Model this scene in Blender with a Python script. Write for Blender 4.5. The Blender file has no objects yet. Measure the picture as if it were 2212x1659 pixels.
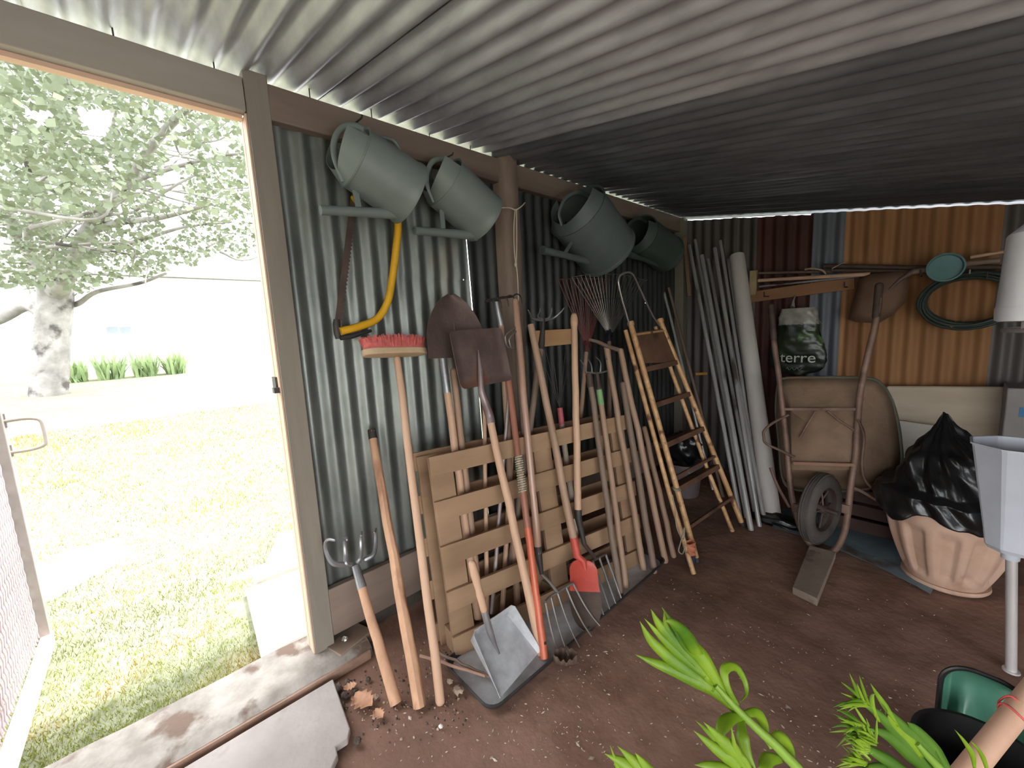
import bpy, math, random
from math import sin, cos, pi, radians
from mathutils import Vector, Matrix, noise as mnoise

EXPOSURE, SKY, SUN = 1.6, 3.0, 3.0
RIGHT_Y0, FRONT_X1 = 0.6, 0.1

V = Vector
random.seed(7)
scene = bpy.context.scene
COL = scene.collection

# ------------------------------------------------------------------ camera
IMW, IMH, FPX = 2212.0, 1659.0, 868.1
CAMZ = 1.30
YAW, PITCH, ROLL = -0.83556, -0.13318, -0.05064
_f = V((sin(YAW) * cos(PITCH), cos(YAW) * cos(PITCH), sin(PITCH)))
_r0 = V((cos(YAW), -sin(YAW), 0))
_u0 = _r0.cross(_f)
CR = _r0 * cos(ROLL) + _u0 * sin(ROLL)
CU = -_r0 * sin(ROLL) + _u0 * cos(ROLL)
CF = _f
CAM = V((0, 0, CAMZ))
cd = bpy.data.cameras.new('camera')
cd.sensor_width = 36.0
cd.lens = 36.0 * FPX / IMW
cd.clip_start = 0.05
cd.clip_end = 300
cam = bpy.data.objects.new('camera', cd)
COL.objects.link(cam)
M = Matrix((CR, CU, -CF)).transposed().to_4x4()
M.translation = CAM
cam.matrix_world = M
scene.camera = cam

# ------------------------------------------------------------------ light
scene.view_settings.view_transform = 'Standard'
scene.view_settings.look = 'None'
scene.view_settings.gamma = 1.0
scene.view_settings.exposure = EXPOSURE
scene.view_settings.use_curve_mapping = False
world = bpy.data.worlds.new('overcast_sky')
scene.world = world
world.use_nodes = True
wn = world.node_tree.nodes
bg = wn['Background']
bg.inputs[0].default_value = (0.93, 0.97, 1.0, 1)
bg.inputs[1].default_value = SKY
sd = bpy.data.lights.new('sun', 'SUN')
sd.energy = SUN
sd.angle = radians(4)
sd.color = (1.0, 0.96, 0.88)
sun = bpy.data.objects.new('sun', sd)
COL.objects.link(sun)
sun.rotation_euler = V((-0.10, -0.42, -0.90)).to_track_quat('-Z', 'Y').to_euler()


# ------------------------------------------------------------------ pixel to place helpers
def ray(x, y):
    return CR * ((x - IMW / 2) / FPX) - CU * ((y - IMH / 2) / FPX) + CF


def gz(x, y, z=0.0):
    d = ray(x, y)
    return CAM + d * ((z - CAMZ) / d.z)


def gx(x, y, X):
    d = ray(x, y)
    return CAM + d * (X / d.x)


def gy(x, y, Y):
    d = ray(x, y)
    return CAM + d * (Y / d.y)


def gd(x, y, dist):
    return CAM + ray(x, y) * dist


# ------------------------------------------------------------------ materials
def lin(c):
    out = []
    for v in c:
        v = v / 255.0
        out.append(v / 12.92 if v <= 0.04045 else ((v + 0.055) / 1.055) ** 2.4)
    return (out[0], out[1], out[2], 1)


MATS = {}


def mat(name, c1, c2=None, scale=6.0, rough=0.7, metal=0.0, bump=0.0, bscale=None, stretch=(1, 1, 1),
        c3=None, s3=2.0, t3=0.55, spec=0.5, trans=0.0, detail=5, w3=0.08):
    if name in MATS:
        return MATS[name]
    m = bpy.data.materials.new(name)
    m.use_nodes = True
    nt = m.node_tree
    N, L = nt.nodes, nt.links
    b = N['Principled BSDF']
    b.inputs['Roughness'].default_value = rough
    b.inputs['Metallic'].default_value = metal
    b.inputs['Specular IOR Level'].default_value = spec
    tc = N.new('ShaderNodeTexCoord')
    mp = N.new('ShaderNodeMapping')
    mp.inputs['Scale'].default_value = stretch
    L.new(tc.outputs['Object'], mp.inputs[0])
    if c2 is None:
        b.inputs['Base Color'].default_value = lin(c1)
        colout = None
    else:
        n = N.new('ShaderNodeTexNoise')
        n.inputs['Scale'].default_value = scale
        n.inputs['Detail'].default_value = detail
        n.inputs['Roughness'].default_value = 0.6
        L.new(mp.outputs[0], n.inputs['Vector'])
        cr = N.new('ShaderNodeValToRGB')
        cr.color_ramp.elements[0].position = 0.35
        cr.color_ramp.elements[1].position = 0.68
        cr.color_ramp.elements[0].color = lin(c1)
        cr.color_ramp.elements[1].color = lin(c2)
        L.new(n.outputs['Fac'], cr.inputs[0])
        colout = cr.outputs[0]
        if c3 is not None:
            n3 = N.new('ShaderNodeTexNoise')
            n3.inputs['Scale'].default_value = s3
            n3.inputs['Detail'].default_value = 6
            L.new(mp.outputs[0], n3.inputs['Vector'])
            r3 = N.new('ShaderNodeValToRGB')
            r3.color_ramp.elements[0].position = t3
            r3.color_ramp.elements[1].position = t3 + w3
            L.new(n3.outputs['Fac'], r3.inputs[0])
            mx = N.new('ShaderNodeMix')
            mx.data_type = 'RGBA'
            L.new(r3.outputs[0], mx.inputs['Factor'])
            L.new(colout, mx.inputs['A'])
            mx.inputs['B'].default_value = lin(c3)
            colout = mx.outputs['Result']
        L.new(colout, b.inputs['Base Color'])
    if bump > 0:
        nb = N.new('ShaderNodeTexNoise')
        nb.inputs['Scale'].default_value = bscale or scale * 3
        nb.inputs['Detail'].default_value = 6
        L.new(mp.outputs[0], nb.inputs['Vector'])
        bp = N.new('ShaderNodeBump')
        bp.inputs['Strength'].default_value = min(1.0, bump)
        bp.inputs['Distance'].default_value = 0.004 * max(1.0, bump)
        L.new(nb.outputs['Fac'], bp.inputs['Height'])
        L.new(bp.outputs[0], b.inputs['Normal'])
    if trans > 0:
        t = N.new('ShaderNodeBsdfTranslucent')
        ms = N.new('ShaderNodeMixShader')
        ms.inputs[0].default_value = trans
        if colout is not None:
            L.new(colout, t.inputs[0])
        else:
            t.inputs[0].default_value = lin(c1)
        L.new(b.outputs[0], ms.inputs[1])
        L.new(t.outputs[0], ms.inputs[2])
        L.new(ms.outputs[0], N['Material Output'].inputs[0])
    MATS[name] = m
    return m


# ------------------------------------------------------------------ mesh builder
def frame_of(axis, up=None):
    a = axis.normalized()
    ref = V(up) if up is not None else (V((0, 0, 1)) if abs(a.z) < 0.9 else V((1, 0, 0)))
    s = ref.cross(a)
    if s.length < 1e-6:
        s = V((1, 0, 0)).cross(a)
    s.normalize()
    return s, a.cross(s).normalized(), a


def catmull(pts, n=6):
    P = [V(p) for p in pts]
    out = []
    for i in range(len(P) - 1):
        p0 = P[i - 1] if i > 0 else P[i] * 2 - P[i + 1]
        p1, p2 = P[i], P[i + 1]
        p3 = P[i + 2] if i + 2 < len(P) else P[i + 1] * 2 - P[i]
        for k in range(n):
            t = k / n
            out.append(0.5 * ((2 * p1) + (p2 - p0) * t + (2 * p0 - 5 * p1 + 4 * p2 - p3) * t * t
                              + (3 * p1 - p0 - 3 * p2 + p3) * t ** 3))
    out.append(P[-1])
    return out


class MB:
    def __init__(self):
        self.v, self.f = [], []

    def add(self, vs, fs):
        o = len(self.v)
        self.v += [V(p) for p in vs]
        self.f += [tuple(i + o for i in q) for q in fs]
        return self

    def box(self, c, s, rot=None, jit=0.0):
        c = V(c)
        vs = []
        for dx in (-.5, .5):
            for dy in (-.5, .5):
                for dz in (-.5, .5):
                    p = V((dx * s[0], dy * s[1], dz * s[2]))
                    if jit:
                        p += V([random.uniform(-jit, jit) for _ in range(3)])
                    if rot is not None:
                        p = rot @ p
                    vs.append(c + p)
        return self.add(vs, [(0, 1, 3, 2), (4, 6, 7, 5), (0, 4, 5, 1), (2, 3, 7, 6), (0, 2, 6, 4), (1, 5, 7, 3)])

    def beam(self, a, b, w, t, up=(0, 0, 1), seg=1):
        """rectangular bar from a to b: w along the side direction, t along the up direction"""
        a, b = V(a), V(b)
        s, n, ax = frame_of(b - a, up)
        vs, fs = [], []
        for k in range(seg + 1):
            c = a.lerp(b, k / seg)
            for (i, j) in ((-1, -1), (1, -1), (1, 1), (-1, 1)):
                vs.append(c + s * (i * w / 2) + n * (j * t / 2))
        for k in range(seg):
            for q in range(4):
                fs.append((k * 4 + q, k * 4 + (q + 1) % 4, k * 4 + 4 + (q + 1) % 4, k * 4 + 4 + q))
        e = seg * 4
        fs += [(3, 2, 1, 0), (e, e + 1, e + 2, e + 3)]
        return self.add(vs, fs)

    def tube(self, pts, r, seg=10, cap=True, flat=1.0, up=None, closed=False, roundcap=False):
        P = [V(p) for p in pts]
        n = len(P)
        R = list(r) if isinstance(r, (list, tuple)) else [r] * n
        if roundcap and not closed:
            P2, R2 = [], []
            for (end, sgn) in ((0, 1), (n - 1, -1)):
                d = (P[1] - P[0]).normalized() if end == 0 else (P[-1] - P[-2]).normalized()
                ps, rs = [], []
                for ang in (80, 55, 28):
                    k = radians(ang)
                    ps.append(P[end] - d * sgn * R[end] * sin(k) * 0.9)
                    rs.append(R[end] * cos(k))
                if end == 0:
                    P2, R2 = ps, rs
                else:
                    P = P2 + P + ps[::-1]
                    R = R2 + R + rs[::-1]
            n = len(P)
        tang = []
        for i in range(n):
            if closed:
                d = P[(i + 1) % n] - P[i - 1]
            else:
                d = P[min(i + 1, n - 1)] - P[max(i - 1, 0)]
            if d.length < 1e-9:
                d = V((0, 0, 1))
            tang.append(d.normalized())
        s, nn, _ = frame_of(tang[0], up)
        vs, fs = [], []
        for i in range(n):
            if i > 0:
                q = tang[i - 1].rotation_difference(tang[i])
                s = q @ s
                nn = q @ nn
            for k in range(seg):
                a = 2 * pi * k / seg
                vs.append(P[i] + s * (cos(a) * R[i]) + nn * (sin(a) * R[i] * flat))
        for i in range(n if closed else n - 1):
            j = (i + 1) % n
            for k in range(seg):
                k2 = (k + 1) % seg
                fs.append((i * seg + k, i * seg + k2, j * seg + k2, j * seg + k))
        if cap and not closed:
            fs.append(tuple(range(seg))[::-1])
            fs.append(tuple((n - 1) * seg + k for k in range(seg)))
        return self.add(vs, fs)

    def lathe(self, prof, o=(0, 0, 0), axis=(0, 0, 1), seg=24, flute=None, up=None, sx=1.0, sy=1.0):
        """prof: list of (radius, height along axis)"""
        o = V(o)
        s, n, a = frame_of(V(axis), up)
        vs, fs = [], []
        for i, (r, h) in enumerate(prof):
            for k in range(seg):
                an = 2 * pi * k / seg
                rr = r if flute is None else r * flute(an, i / (len(prof) - 1), h)
                vs.append(o + a * h + s * (cos(an) * rr * sx) + n * (sin(an) * rr * sy))
        for i in range(len(prof) - 1):
            for k in range(seg):
                k2 = (k + 1) % seg
                fs.append((i * seg + k, i * seg + k2, (i + 1) * seg + k2, (i + 1) * seg + k))
        return self.add(vs, fs)

    def prism(self, outline, t, o=(0, 0, 0), ax=(1, 0, 0), ay=(0, 1, 0)):
        """closed outline of (u,v) in the plane (ax,ay), extruded by t along ax x ay (centred)"""
        o, ax, ay = V(o), V(ax).normalized(), V(ay).normalized()
        nz = ax.cross(ay).normalized()
        n = len(outline)
        vs = [o + ax * u + ay * v - nz * t / 2 for u, v in outline] + [o + ax * u + ay * v + nz * t / 2 for u, v in outline]
        fs = [tuple(range(n))[::-1], tuple(range(n, 2 * n))]
        for k in range(n):
            k2 = (k + 1) % n
            fs.append((k, k2, n + k2, n + k))
        return self.add(vs, fs)

    def grid(self, fn, us, vs_, thick=0.0, nrm=None):
        """surface fn(u,v) sampled on the lists; given thick, a closed shell"""
        nu, nv = len(us), len(vs_)
        P = [[V(fn(u, v)) for v in vs_] for u in us]
        vs = [P[i][j] for i in range(nu) for j in range(nv)]
        fs = []
        for i in range(nu - 1):
            for j in range(nv - 1):
                fs.append((i * nv + j, (i + 1) * nv + j, (i + 1) * nv + j + 1, i * nv + j + 1))
        if thick:
            off = len(vs)
            for i in range(nu):
                for j in range(nv):
                    du = P[min(i + 1, nu - 1)][j] - P[max(i - 1, 0)][j]
                    dv = P[i][min(j + 1, nv - 1)] - P[i][max(j - 1, 0)]
                    nn = du.cross(dv)
                    nn = nn.normalized() if nn.length > 1e-12 else V((0, 0, 1))
                    vs.append(P[i][j] - nn * thick)
            fs += [tuple(off + k for k in q[::-1]) for q in list(fs)]
            ring = [(i * nv) for i in range(nu)] + [(nu - 1) * nv + j for j in range(1, nv)] \
                + [i * nv + nv - 1 for i in range(nu - 2, -1, -1)] + [j for j in range(nv - 2, 0, -1)]
            for a in range(len(ring)):
                b = ring[(a + 1) % len(ring)]
                fs.append((ring[a], off + ring[a], off + b, b))
        return self.add(vs, fs)

    def build(self, name, material, parent=None, sharp=40, bevel=0.0, subsurf=0, solid=0.0):
        me = bpy.data.meshes.new(name)
        org = parent_origin(parent)
        me.from_pydata([tuple(p - org) for p in self.v], [], self.f)
        me.validate()
        me.shade_smooth()
        me.set_sharp_from_angle(angle=radians(sharp))
        me.materials.append(material)
        o = bpy.data.objects.new(name, me)
        COL.objects.link(o)
        if parent is not None:
            o.parent = parent
        if solid:
            md = o.modifiers.new('solid', 'SOLIDIFY')
            md.thickness = solid
            md.offset = 0
        if bevel:
            md = o.modifiers.new('bevel', 'BEVEL')
            md.width = bevel
            md.segments = 2
            md.limit_method = 'ANGLE'
        if subsurf:
            md = o.modifiers.new('sub', 'SUBSURF')
            md.levels = subsurf
            md.render_levels = subsurf
        return o


def parent_origin(p):
    o = V((0, 0, 0))
    while p is not None:
        o = o + p.location
        p = p.parent
    return o


def thing(name, label, cat, loc=(0, 0, 0), group=None):
    o = bpy.data.objects.new(name, None)
    o.empty_display_size = 0.1
    COL.objects.link(o)
    o.location = V(loc)
    return tag(o, label, cat, group)


def tag(o, label=None, cat=None, group=None, kind=None):
    if label:
        o['label'] = label
    if cat:
        o['category'] = cat
    if group:
        o['group'] = group
    if kind:
        o['kind'] = kind
    return o


def struct(o, label=None, cat=None):
    return tag(o, label, cat, kind='structure')


def kids(o):
    return [c for c in bpy.data.objects if c.parent is o]


def copy_tree(o, parent=None):
    c = o.copy()
    COL.objects.link(c)
    if parent is not None:
        c.parent = parent
    for ch in list(o.children):
        copy_tree(ch, c)
    return c


def dup(root, label, loc, rot=None, group=None):
    c = copy_tree(root)
    c.location = V(loc)
    if rot is not None:
        c.rotation_mode = 'QUATERNION'
        c.rotation_quaternion = rot
    c['label'] = label
    if group:
        c['group'] = group
    return c


def rng(a, b, n):
    return [a + (b - a) * i / (n - 1) for i in range(n)]


def rnd(a, b):
    return random.uniform(a, b)


# ================================================================== SETTING
XW = -1.655          # inner face of the posts and the wall plate on the door side
XS = -1.70           # corrugated sheets of that wall
YB = 3.64            # back wall
PITCHM = 0.0763      # pitch of the corrugations
SLOPE = 0.1826


def roofz(x):
    return 2.200 - SLOPE * (x - XW)


galv_wall = mat('galvanised_wall', (104, 108, 104), (136, 139, 134), 9, 0.42, 0.55, 0.15, 60, stretch=(1, 1, .35),
                c3=(120, 112, 100), s3=3, t3=0.62)
galv_roof = mat('galvanised_roof', (160, 160, 165), (194, 194, 199), 14, 0.45, 0.45, 0.12, 60, stretch=(.25, 1, 1),
                c3=(140, 118, 108), s3=2.2, t3=0.66)
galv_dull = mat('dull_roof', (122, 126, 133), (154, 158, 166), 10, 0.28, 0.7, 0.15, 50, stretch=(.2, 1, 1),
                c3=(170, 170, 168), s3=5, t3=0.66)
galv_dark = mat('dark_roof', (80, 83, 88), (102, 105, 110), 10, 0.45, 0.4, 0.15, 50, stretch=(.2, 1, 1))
galv_shaded = mat('shade_toned_wall_sheet', (46, 48, 47), (64, 66, 63), 9, 0.5, 0.4, 0.15, 60, stretch=(1, 1, .35), c3=(44, 40, 37), s3=3, t3=0.6)  # shade on the wall beyond the slit, put into a darker sheet colour
timber = mat('old_timber', (108, 92, 81), (134, 116, 103), 5, 0.8, 0, 0.3, 40, stretch=(1, .15, 1),
             c3=(88, 70, 60), s3=3, t3=0.58)
timber_v = mat('old_timber_upright', (114, 106, 95), (140, 130, 117), 5, 0.8, 0, 0.3, 40, stretch=(1, 1, .12),
               c3=(98, 82, 70), s3=3, t3=0.6)
pink_timber = mat('fresh_batten', (196, 160, 136), (214, 182, 158), 6, 0.75, 0, 0.15, 40, stretch=(1, .2, .2))
concrete = mat('concrete', (190, 184, 176), (214, 208, 200), 8, 0.9, 0, 0.5, 60, c3=(150, 138, 126), s3=6, t3=0.6)
slabmat = mat('cement_board', (146, 136, 132), (166, 156, 152), 5, 0.85, 0, 0.4, 40, c3=(150, 138, 132), s3=12, t3=0.6)
dirt = mat('packed_earth', (124, 93, 78), (148, 115, 99), 5, 0.92, 0, .9, 34, c3=(98, 74, 63), s3=1.4, t3=0.5, spec=.3, w3=.2)


def hnoise(x, y, s=1.0):
    return mnoise.noise(V((x * s, y * s, 3.3)))


# ---- earth floor
def floor_z(x, y):
    return -0.010 + 0.007 * hnoise(x, y, 2.2) + 0.004 * hnoise(x, y, 9) + 0.0020 * hnoise(x, y, 24) + 0.0012 * hnoise(x, y, 55)


b = MB()
b.grid(lambda x, y: (x, y, floor_z(x, y)), rng(-1.78, 2.3, 240), rng(-1.6, 3.75, 320))
struct(b.build('floor', dirt, sharp=180))


# ---- corrugated door-side wall, two sheets with a narrow slit between them
def sheet_cols(a, e, n=10):
    k = max(4, int((e - a) / PITCHM * n))
    return rng(a, e, k)


def slit_y(z):
    return 1.2985 + (1.277 - 1.2985) * (z - 0.585) / (1.76 - 0.585)


def wall_sheet(name, y0, y1, zlist, holes=(), material=None):
    ys = sheet_cols(0, 1, 1)
    n = int((max(y1(1), y1(2)) - min(y0(1), y0(2))) / PITCHM * 12)
    m = MB()
    us = rng(0, 1, n)

    def fn(u, z):
        y = y0(z) + (y1(z) - y0(z)) * u
        return (XS + 0.009 * cos(2 * pi * y / PITCHM), y, z)
    m.grid(fn, us, zlist)
    # nail holes: leave out the small face
    cut = []
    nv = len(zlist)
    for (hy, j) in holes:
        i = min(range(n - 1), key=lambda q: abs(fn(us[q], zlist[j])[1] - hy))
        cut.append(i * (nv - 1) + j)
    m.f = [f for k, f in enumerate(m.f) if k not in cut]
    o = m.build(name, material or galv_wall, sharp=80)
    return struct(o)


hz = gx(1002, 605, XS)
zl = sorted([0.27, 1.0, 1.6, hz.z, hz.z + 0.004, 2.195])
wall_sheet('wall_left', lambda z: 0.36, lambda z: slit_y(z) - (0.0016 if z < 1.85 else .0), zl, [(hz.y, zl.index(hz.z))])
hz = gx(1441, 503, XS)
hz2 = gx(1394, 655, XS)
zl = sorted([0.05, 0.6, 1.0, 1.3, hz2.z, hz2.z + .004, hz.z, hz.z + 0.009, 2.195])
wall_sheet('wall_left', lambda z: slit_y(z) + (0.0016 if z < 1.85 else .0), lambda z: YB, zl, [(hz.y, zl.index(hz.z)), (hz2.y, zl.index(hz2.z))], galv_shaded)
# the same wall on the hinge side of the doorway
m = MB()
m.grid(lambda y, z: (XS + 0.009 * cos(2 * pi * y / PITCHM), y, z), rng(-1.6, -0.62, 120), [0, 1, 2.195])
struct(m.build('wall_left', galv_wall, sharp=80))

# ---- timber frame
b = MB().beam((XW - 0.0225, 0.43, 2.127), (XW - 0.0225, YB, 2.127), 0.045, 0.117, seg=6)
struct(b.build('trim_1', timber, bevel=.004))                 # wall plate
b = MB().beam((XW - 0.0225, -1.6, 2.127), (XW - 0.0225, 0.357, 2.127), 0.045, 0.105)
struct(b.build('trim_2', mat('grey_head_timber', (134, 124, 114), (156, 146, 136), 5, .8, 0, .3, 40, stretch=(1, .15, 1)), bevel=.003))                 # door head
b = MB().beam((XW - 0.05, -1.6, 2.068), (XW - 0.05, 0.35, 2.068), 0.03, 0.014)
struct(b.build('trim_3', pink_timber))                        # stop under the head
b = MB().box((XW - 0.032, 0.3955, 1.105), (0.064, 0.073, 2.21))
struct(b.build('trim_4', timber_v, bevel=.003))               # door post
b = MB().box((XW - 0.078, 0.363, 1.04), (0.026, 0.02, 2.05))
b.box((XW - 0.034, 0.3555, 1.04), (0.05, 0.005, 2.06))
struct(b.build('trim_5', pink_timber))                        # stop on the post
b = MB()                                                      # rough half-round middle post
prof = [(-.075, -.05), (-.075, .03), (-.05, .055), (-.01, .06), (.03, .052), (.05, .03), (.055, -.05)]
zs = rng(0.0, 2.215, 14)
vs, fs = [], []
for i, z in enumerate(zs):
    for (u, w) in prof:
        rug = 0.006 * hnoise(u * 30 + z * 4, w * 30, 1.3) if z < 1.85 else 0
        vs.append((XW - 0.02 + w + rug, 1.555 + u + 0.012 * hnoise(z, 1.0, 1.2) + rug, z))
np_ = len(prof)
for i in range(len(zs) - 1):
    for k in range(np_):
        fs.append((i * np_ + k, (i + 1) * np_ + k, (i + 1) * np_ + (k + 1) % np_, i * np_ + (k + 1) % np_))
fs.append(tuple((len(zs) - 1) * np_ + k for k in range(np_))[::-1])
b.add(vs, fs)
bark = mat('barked_post', (112, 96, 84), (142, 122, 108), 6, 0.85, 0, 0.8, 30, stretch=(1, 1, .25), c3=(158, 96, 66), s3=4, t3=0.63)
struct(b.build('trim_6', bark, sharp=60))
b = MB().box((XW - 0.01, YB - 0.06, 1.09), (0.08, 0.08, 2.18))
struct(b.build('trim_7', timber_v, bevel=.004))               # corner post
b = MB().beam((XW - 0.015, 0.432, 0.185), (XW - 0.015, 1.49, 0.185), 0.03, 0.205)
b.beam((XW - 0.015, 1.6, 0.185), (XW - 0.015, YB - .1, 0.185), 0.03, 0.205)
struct(b.build('baseboard_left', timber, bevel=.003))
b = MB().beam((XS - 0.02, 0.365, 0.10), (XS - 0.02, YB, 0.10), 0.02, 0.34)
struct(b.build('baseboard_left', mat('foundation', (58, 50, 44), (80, 70, 62), 8, .9, 0, .5)))


# ---- roof sheets
def roof_sheet(y0, y1, lift, material, x1=2.35, extra=0.0):
    m = MB()
    ys = sheet_cols(y0, y1, 12)
    m.grid(lambda y, x: (x, y, roofz(x) + lift + 0.010 + 0.011 * cos(2 * pi * (y + extra) / (PITCHM * 1.06))), ys, rng(-1.86, x1, 5))
    m.f = [f[::-1] for f in m.f]
    return struct(m.build('ceiling', material, sharp=80))


roof_sheet(-1.7, -0.12, 0.0, galv_roof)
roof_sheet(-0.17, 0.70, 0.003, galv_roof)
roof_sheet(0.62, 1.47, 0.0, galv_roof)
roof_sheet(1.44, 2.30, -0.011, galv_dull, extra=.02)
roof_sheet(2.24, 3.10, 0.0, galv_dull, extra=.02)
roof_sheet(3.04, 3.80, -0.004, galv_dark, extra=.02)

# ---- back wall: old sheets side by side
orange = mat('rusty_ochre_sheet', (150, 106, 68), (172, 124, 82), 4, 0.75, 0.1, 0.1, 30, stretch=(1, 1, .12), c3=(128, 82, 54), s3=5, t3=0.55, w3=.2)
oxblood = mat('oxblood_sheet', (66, 34, 32), (80, 44, 40), 6, 0.7, 0.1, 0.1, 30, stretch=(1, 1, .2))
bluegrey = mat('blue_grey_sheet', (96, 100, 108), (116, 120, 128), 6, 0.6, 0.3, 0.1, 30, stretch=(1, 1, .1), c3=(74, 74, 74), s3=5, t3=0.58)
greystrip = mat('weathered_zinc_sheet', (86, 80, 78), (104, 96, 92), 6, 0.6, 0.4, 0.1, 30, stretch=(1, 1, .1))


def back_sheet(x0, x1, material, dy=0.0, amp=0.009, pitch=PITCHM):
    m = MB()
    top = lambda x: roofz(x) - (0.013 if x > -.75 else .022) + 0.007 * hnoise(x * 7, 2.0)
    us = rng(x0, x1, max(6, int((x1 - x0) / pitch * 12)))
    m.grid(lambda x, t: (x, YB + dy + amp * cos(2 * pi * x / pitch), t * top(x)), us, [-0.02, .5, .8, 1.0])
    return struct(m.build('wall_back', material, sharp=80))


back_sheet(-1.72, -1.19, greystrip, .012)
back_sheet(-1.24, -1.09, greystrip, .002)
back_sheet(-1.10, -0.70, oxblood, 0.006)
back_sheet(-0.73, -0.55, bluegrey, 0.0)
back_sheet(-0.56, 0.145, orange, 0.006, 0.010)
back_sheet(0.12, 1.2, greystrip, 0.012)
back_sheet(1.1, 2.3, oxblood, 0.006)
# right wall and the part beside the open front
m = MB()
m.grid(lambda y, z: (2.2 + 0.009 * cos(2 * pi * y / PITCHM), y, z), sheet_cols(RIGHT_Y0, YB, 8), [0, .7, roofz(2.2) + .01])
m.f = [f[::-1] for f in m.f]
struct(m.build('wall_right', galv_dull, sharp=80))
m = MB()
m.grid(lambda x, z: (x, -1.55 + 0.009 * cos(2 * pi * x / PITCHM), z * roofz(x)), sheet_cols(-1.7, FRONT_X1, 8), [0, .5, 1])
struct(m.build('wall_front', galv_dull, sharp=80))

# ---- threshold
b = MB()
b.grid(lambda x, y: (x, y + 0.02 * hnoise(x * 3, y), 0.043 + 0.004 * hnoise(x, y, 9) - (0.012 if x > -1.56 else 0) - (.05 if x < -1.80 else 0)),
       [-1.84, -1.80, -1.76, -1.72, -1.68, -1.64, -1.60, -1.57, -1.548, -1.54], rng(-1.6, 0.55, 90))
b.grid(lambda z, y: (-1.54 + 0.004 * hnoise(y * 9, z * 9), y + 0.02 * hnoise(-1.54 * 3, y), z), [0.031, -.02], rng(-1.6, 0.55, 90))
b.add([(-1.54, .55, .031), (-1.54, .55, -.02), (-1.84, .55, -.02), (-1.84, .55, .03)], [(0, 1, 2, 3)])
struct(b.build('trim_8', mat('threshold_concrete', (122, 114, 106), (160, 152, 144), 9, 0.9, 0, 0.6, 60, c3=(96, 78, 66), s3=7, t3=0.56), sharp=50))

b = MB().box((-1.536, -.53, .012), (.010, 2.12, .036), None, .0)
struct(b.build('trim_9', mat('earth_stained_edge', (126, 98, 82), (156, 126, 108), 9, .9, 0, .6, 50)))

# ================================================================== OUTSIDE
def lawn_z(x):
    return -0.03 + (0.0465 * (-x - 3.2) if x < -3.2 else 0.0)


grassy = mat('lawn_turf', (100, 103, 80), (134, 136, 112), 14, 0.95, 0, 1.5, 40, c3=(132, 122, 88), s3=1.3, t3=0.55, w3=.15)
b = MB()
b.grid(lambda x, y: (x, y, lawn_z(x) + 0.012 * hnoise(x, y, 1.5)), [-60, -40, -30, -24, -20] + rng(-17, -1.83, 80), rng(-30, 30, 120))
b.f = [f for f in b.f]
b.build('ground', grassy, sharp=180)['kind'] = 'structure'
b = MB()
b.grid(lambda x, y: (x, y, -0.05), [-1.9, 0, 2.3, 10, 30], [-30, -12, -5, -1.55])
b.build('ground', grassy)['kind'] = 'structure'

# grass blades near the doorway
gm = mat('grass_blade', (112, 118, 74), (146, 147, 98), 2.0, 0.7, 0, trans=0.35, c3=(156, 130, 66), s3=1.2, t3=0.5)
b, b2 = MB(), MB()
for k in range(64000):
    t = random.random() ** 2.2
    x = -1.86 - 6.5 * t
    y = rnd(-1.3, 0.9) * (1 + t * 2.2) - .2 * t * 6
    if -2.75 < x < -1.8 and y > 0.22 + 0.2 * hnoise(x, y, 4):
        continue
    h = rnd(0.010, 0.030) * (1 + 0.6 * hnoise(x, y, 2)) * (1 + t)
    a = rnd(0, 2 * pi)
    w = rnd(0.0010, 0.0022) * (1 + 2.5 * t)
    z = lawn_z(x) + 0.008 * hnoise(x, y, 1.5)
    dx, dy = cos(a) * w, sin(a) * w
    lx, ly = rnd(-1, 1) * h * .8, rnd(-1, 1) * h * .8
    (b2 if t < .10 + .05 * hnoise(x, y, 3) else b).add([(x - dx, y - dy, z - .004), (x + dx, y + dy, z - .004), (x + lx, y + ly, z + h)], [(0, 1, 2)])
o = b.build('grass', gm)
tag(o, 'short yellow-green grass growing in the lawn outside the doorway', 'grass', kind='stuff')


gm2 = mat('mossy_grass_blade', (118, 128, 46), (150, 150, 66), 2.0, 0.7, 0, trans=0.3, c3=(160, 126, 52), s3=1.6, t3=0.5)
o = b2.build('grass', gm2)
tag(o, 'mossy yellow-green strip of grass right along the concrete threshold', 'grass', kind='stuff')


def slab(pts, t, z, name, label, material=concrete, cat='slab', group=None):
    m = MB()
    n = len(pts)
    m.add([(p[0], p[1], z) for p in pts] + [(p[0], p[1], z - t) for p in pts],
          [tuple(range(n)), tuple(range(n, 2 * n))[::-1]] + [(k, n + k, n + (k + 1) % n, (k + 1) % n) for k in range(n)])
    o = m.build(name, material, bevel=.004)
    return tag(o, label, cat, group)


slab([(-1.86, .20), (-1.86, 1.0), (-2.42, 1.05), (-2.46, .24)], .05, .008, 'paving_slab',
     'pale concrete paving slab outside beside the door post')
slab([(-2.50, .30), (-2.48, 1.05), (-3.0, 1.08), (-3.02, .52)], .05, .006, 'paving_slab',
     'second pale paving slab out from the door post')
slab([(-3.22, -1.2), (-3.22, -.53), (-3.50, -.22), (-3.86, -.30), (-3.9, -1.2)], .05, .005, 'paving_slab',
     'pale paving slab in the grass beyond the mesh gate')

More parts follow.
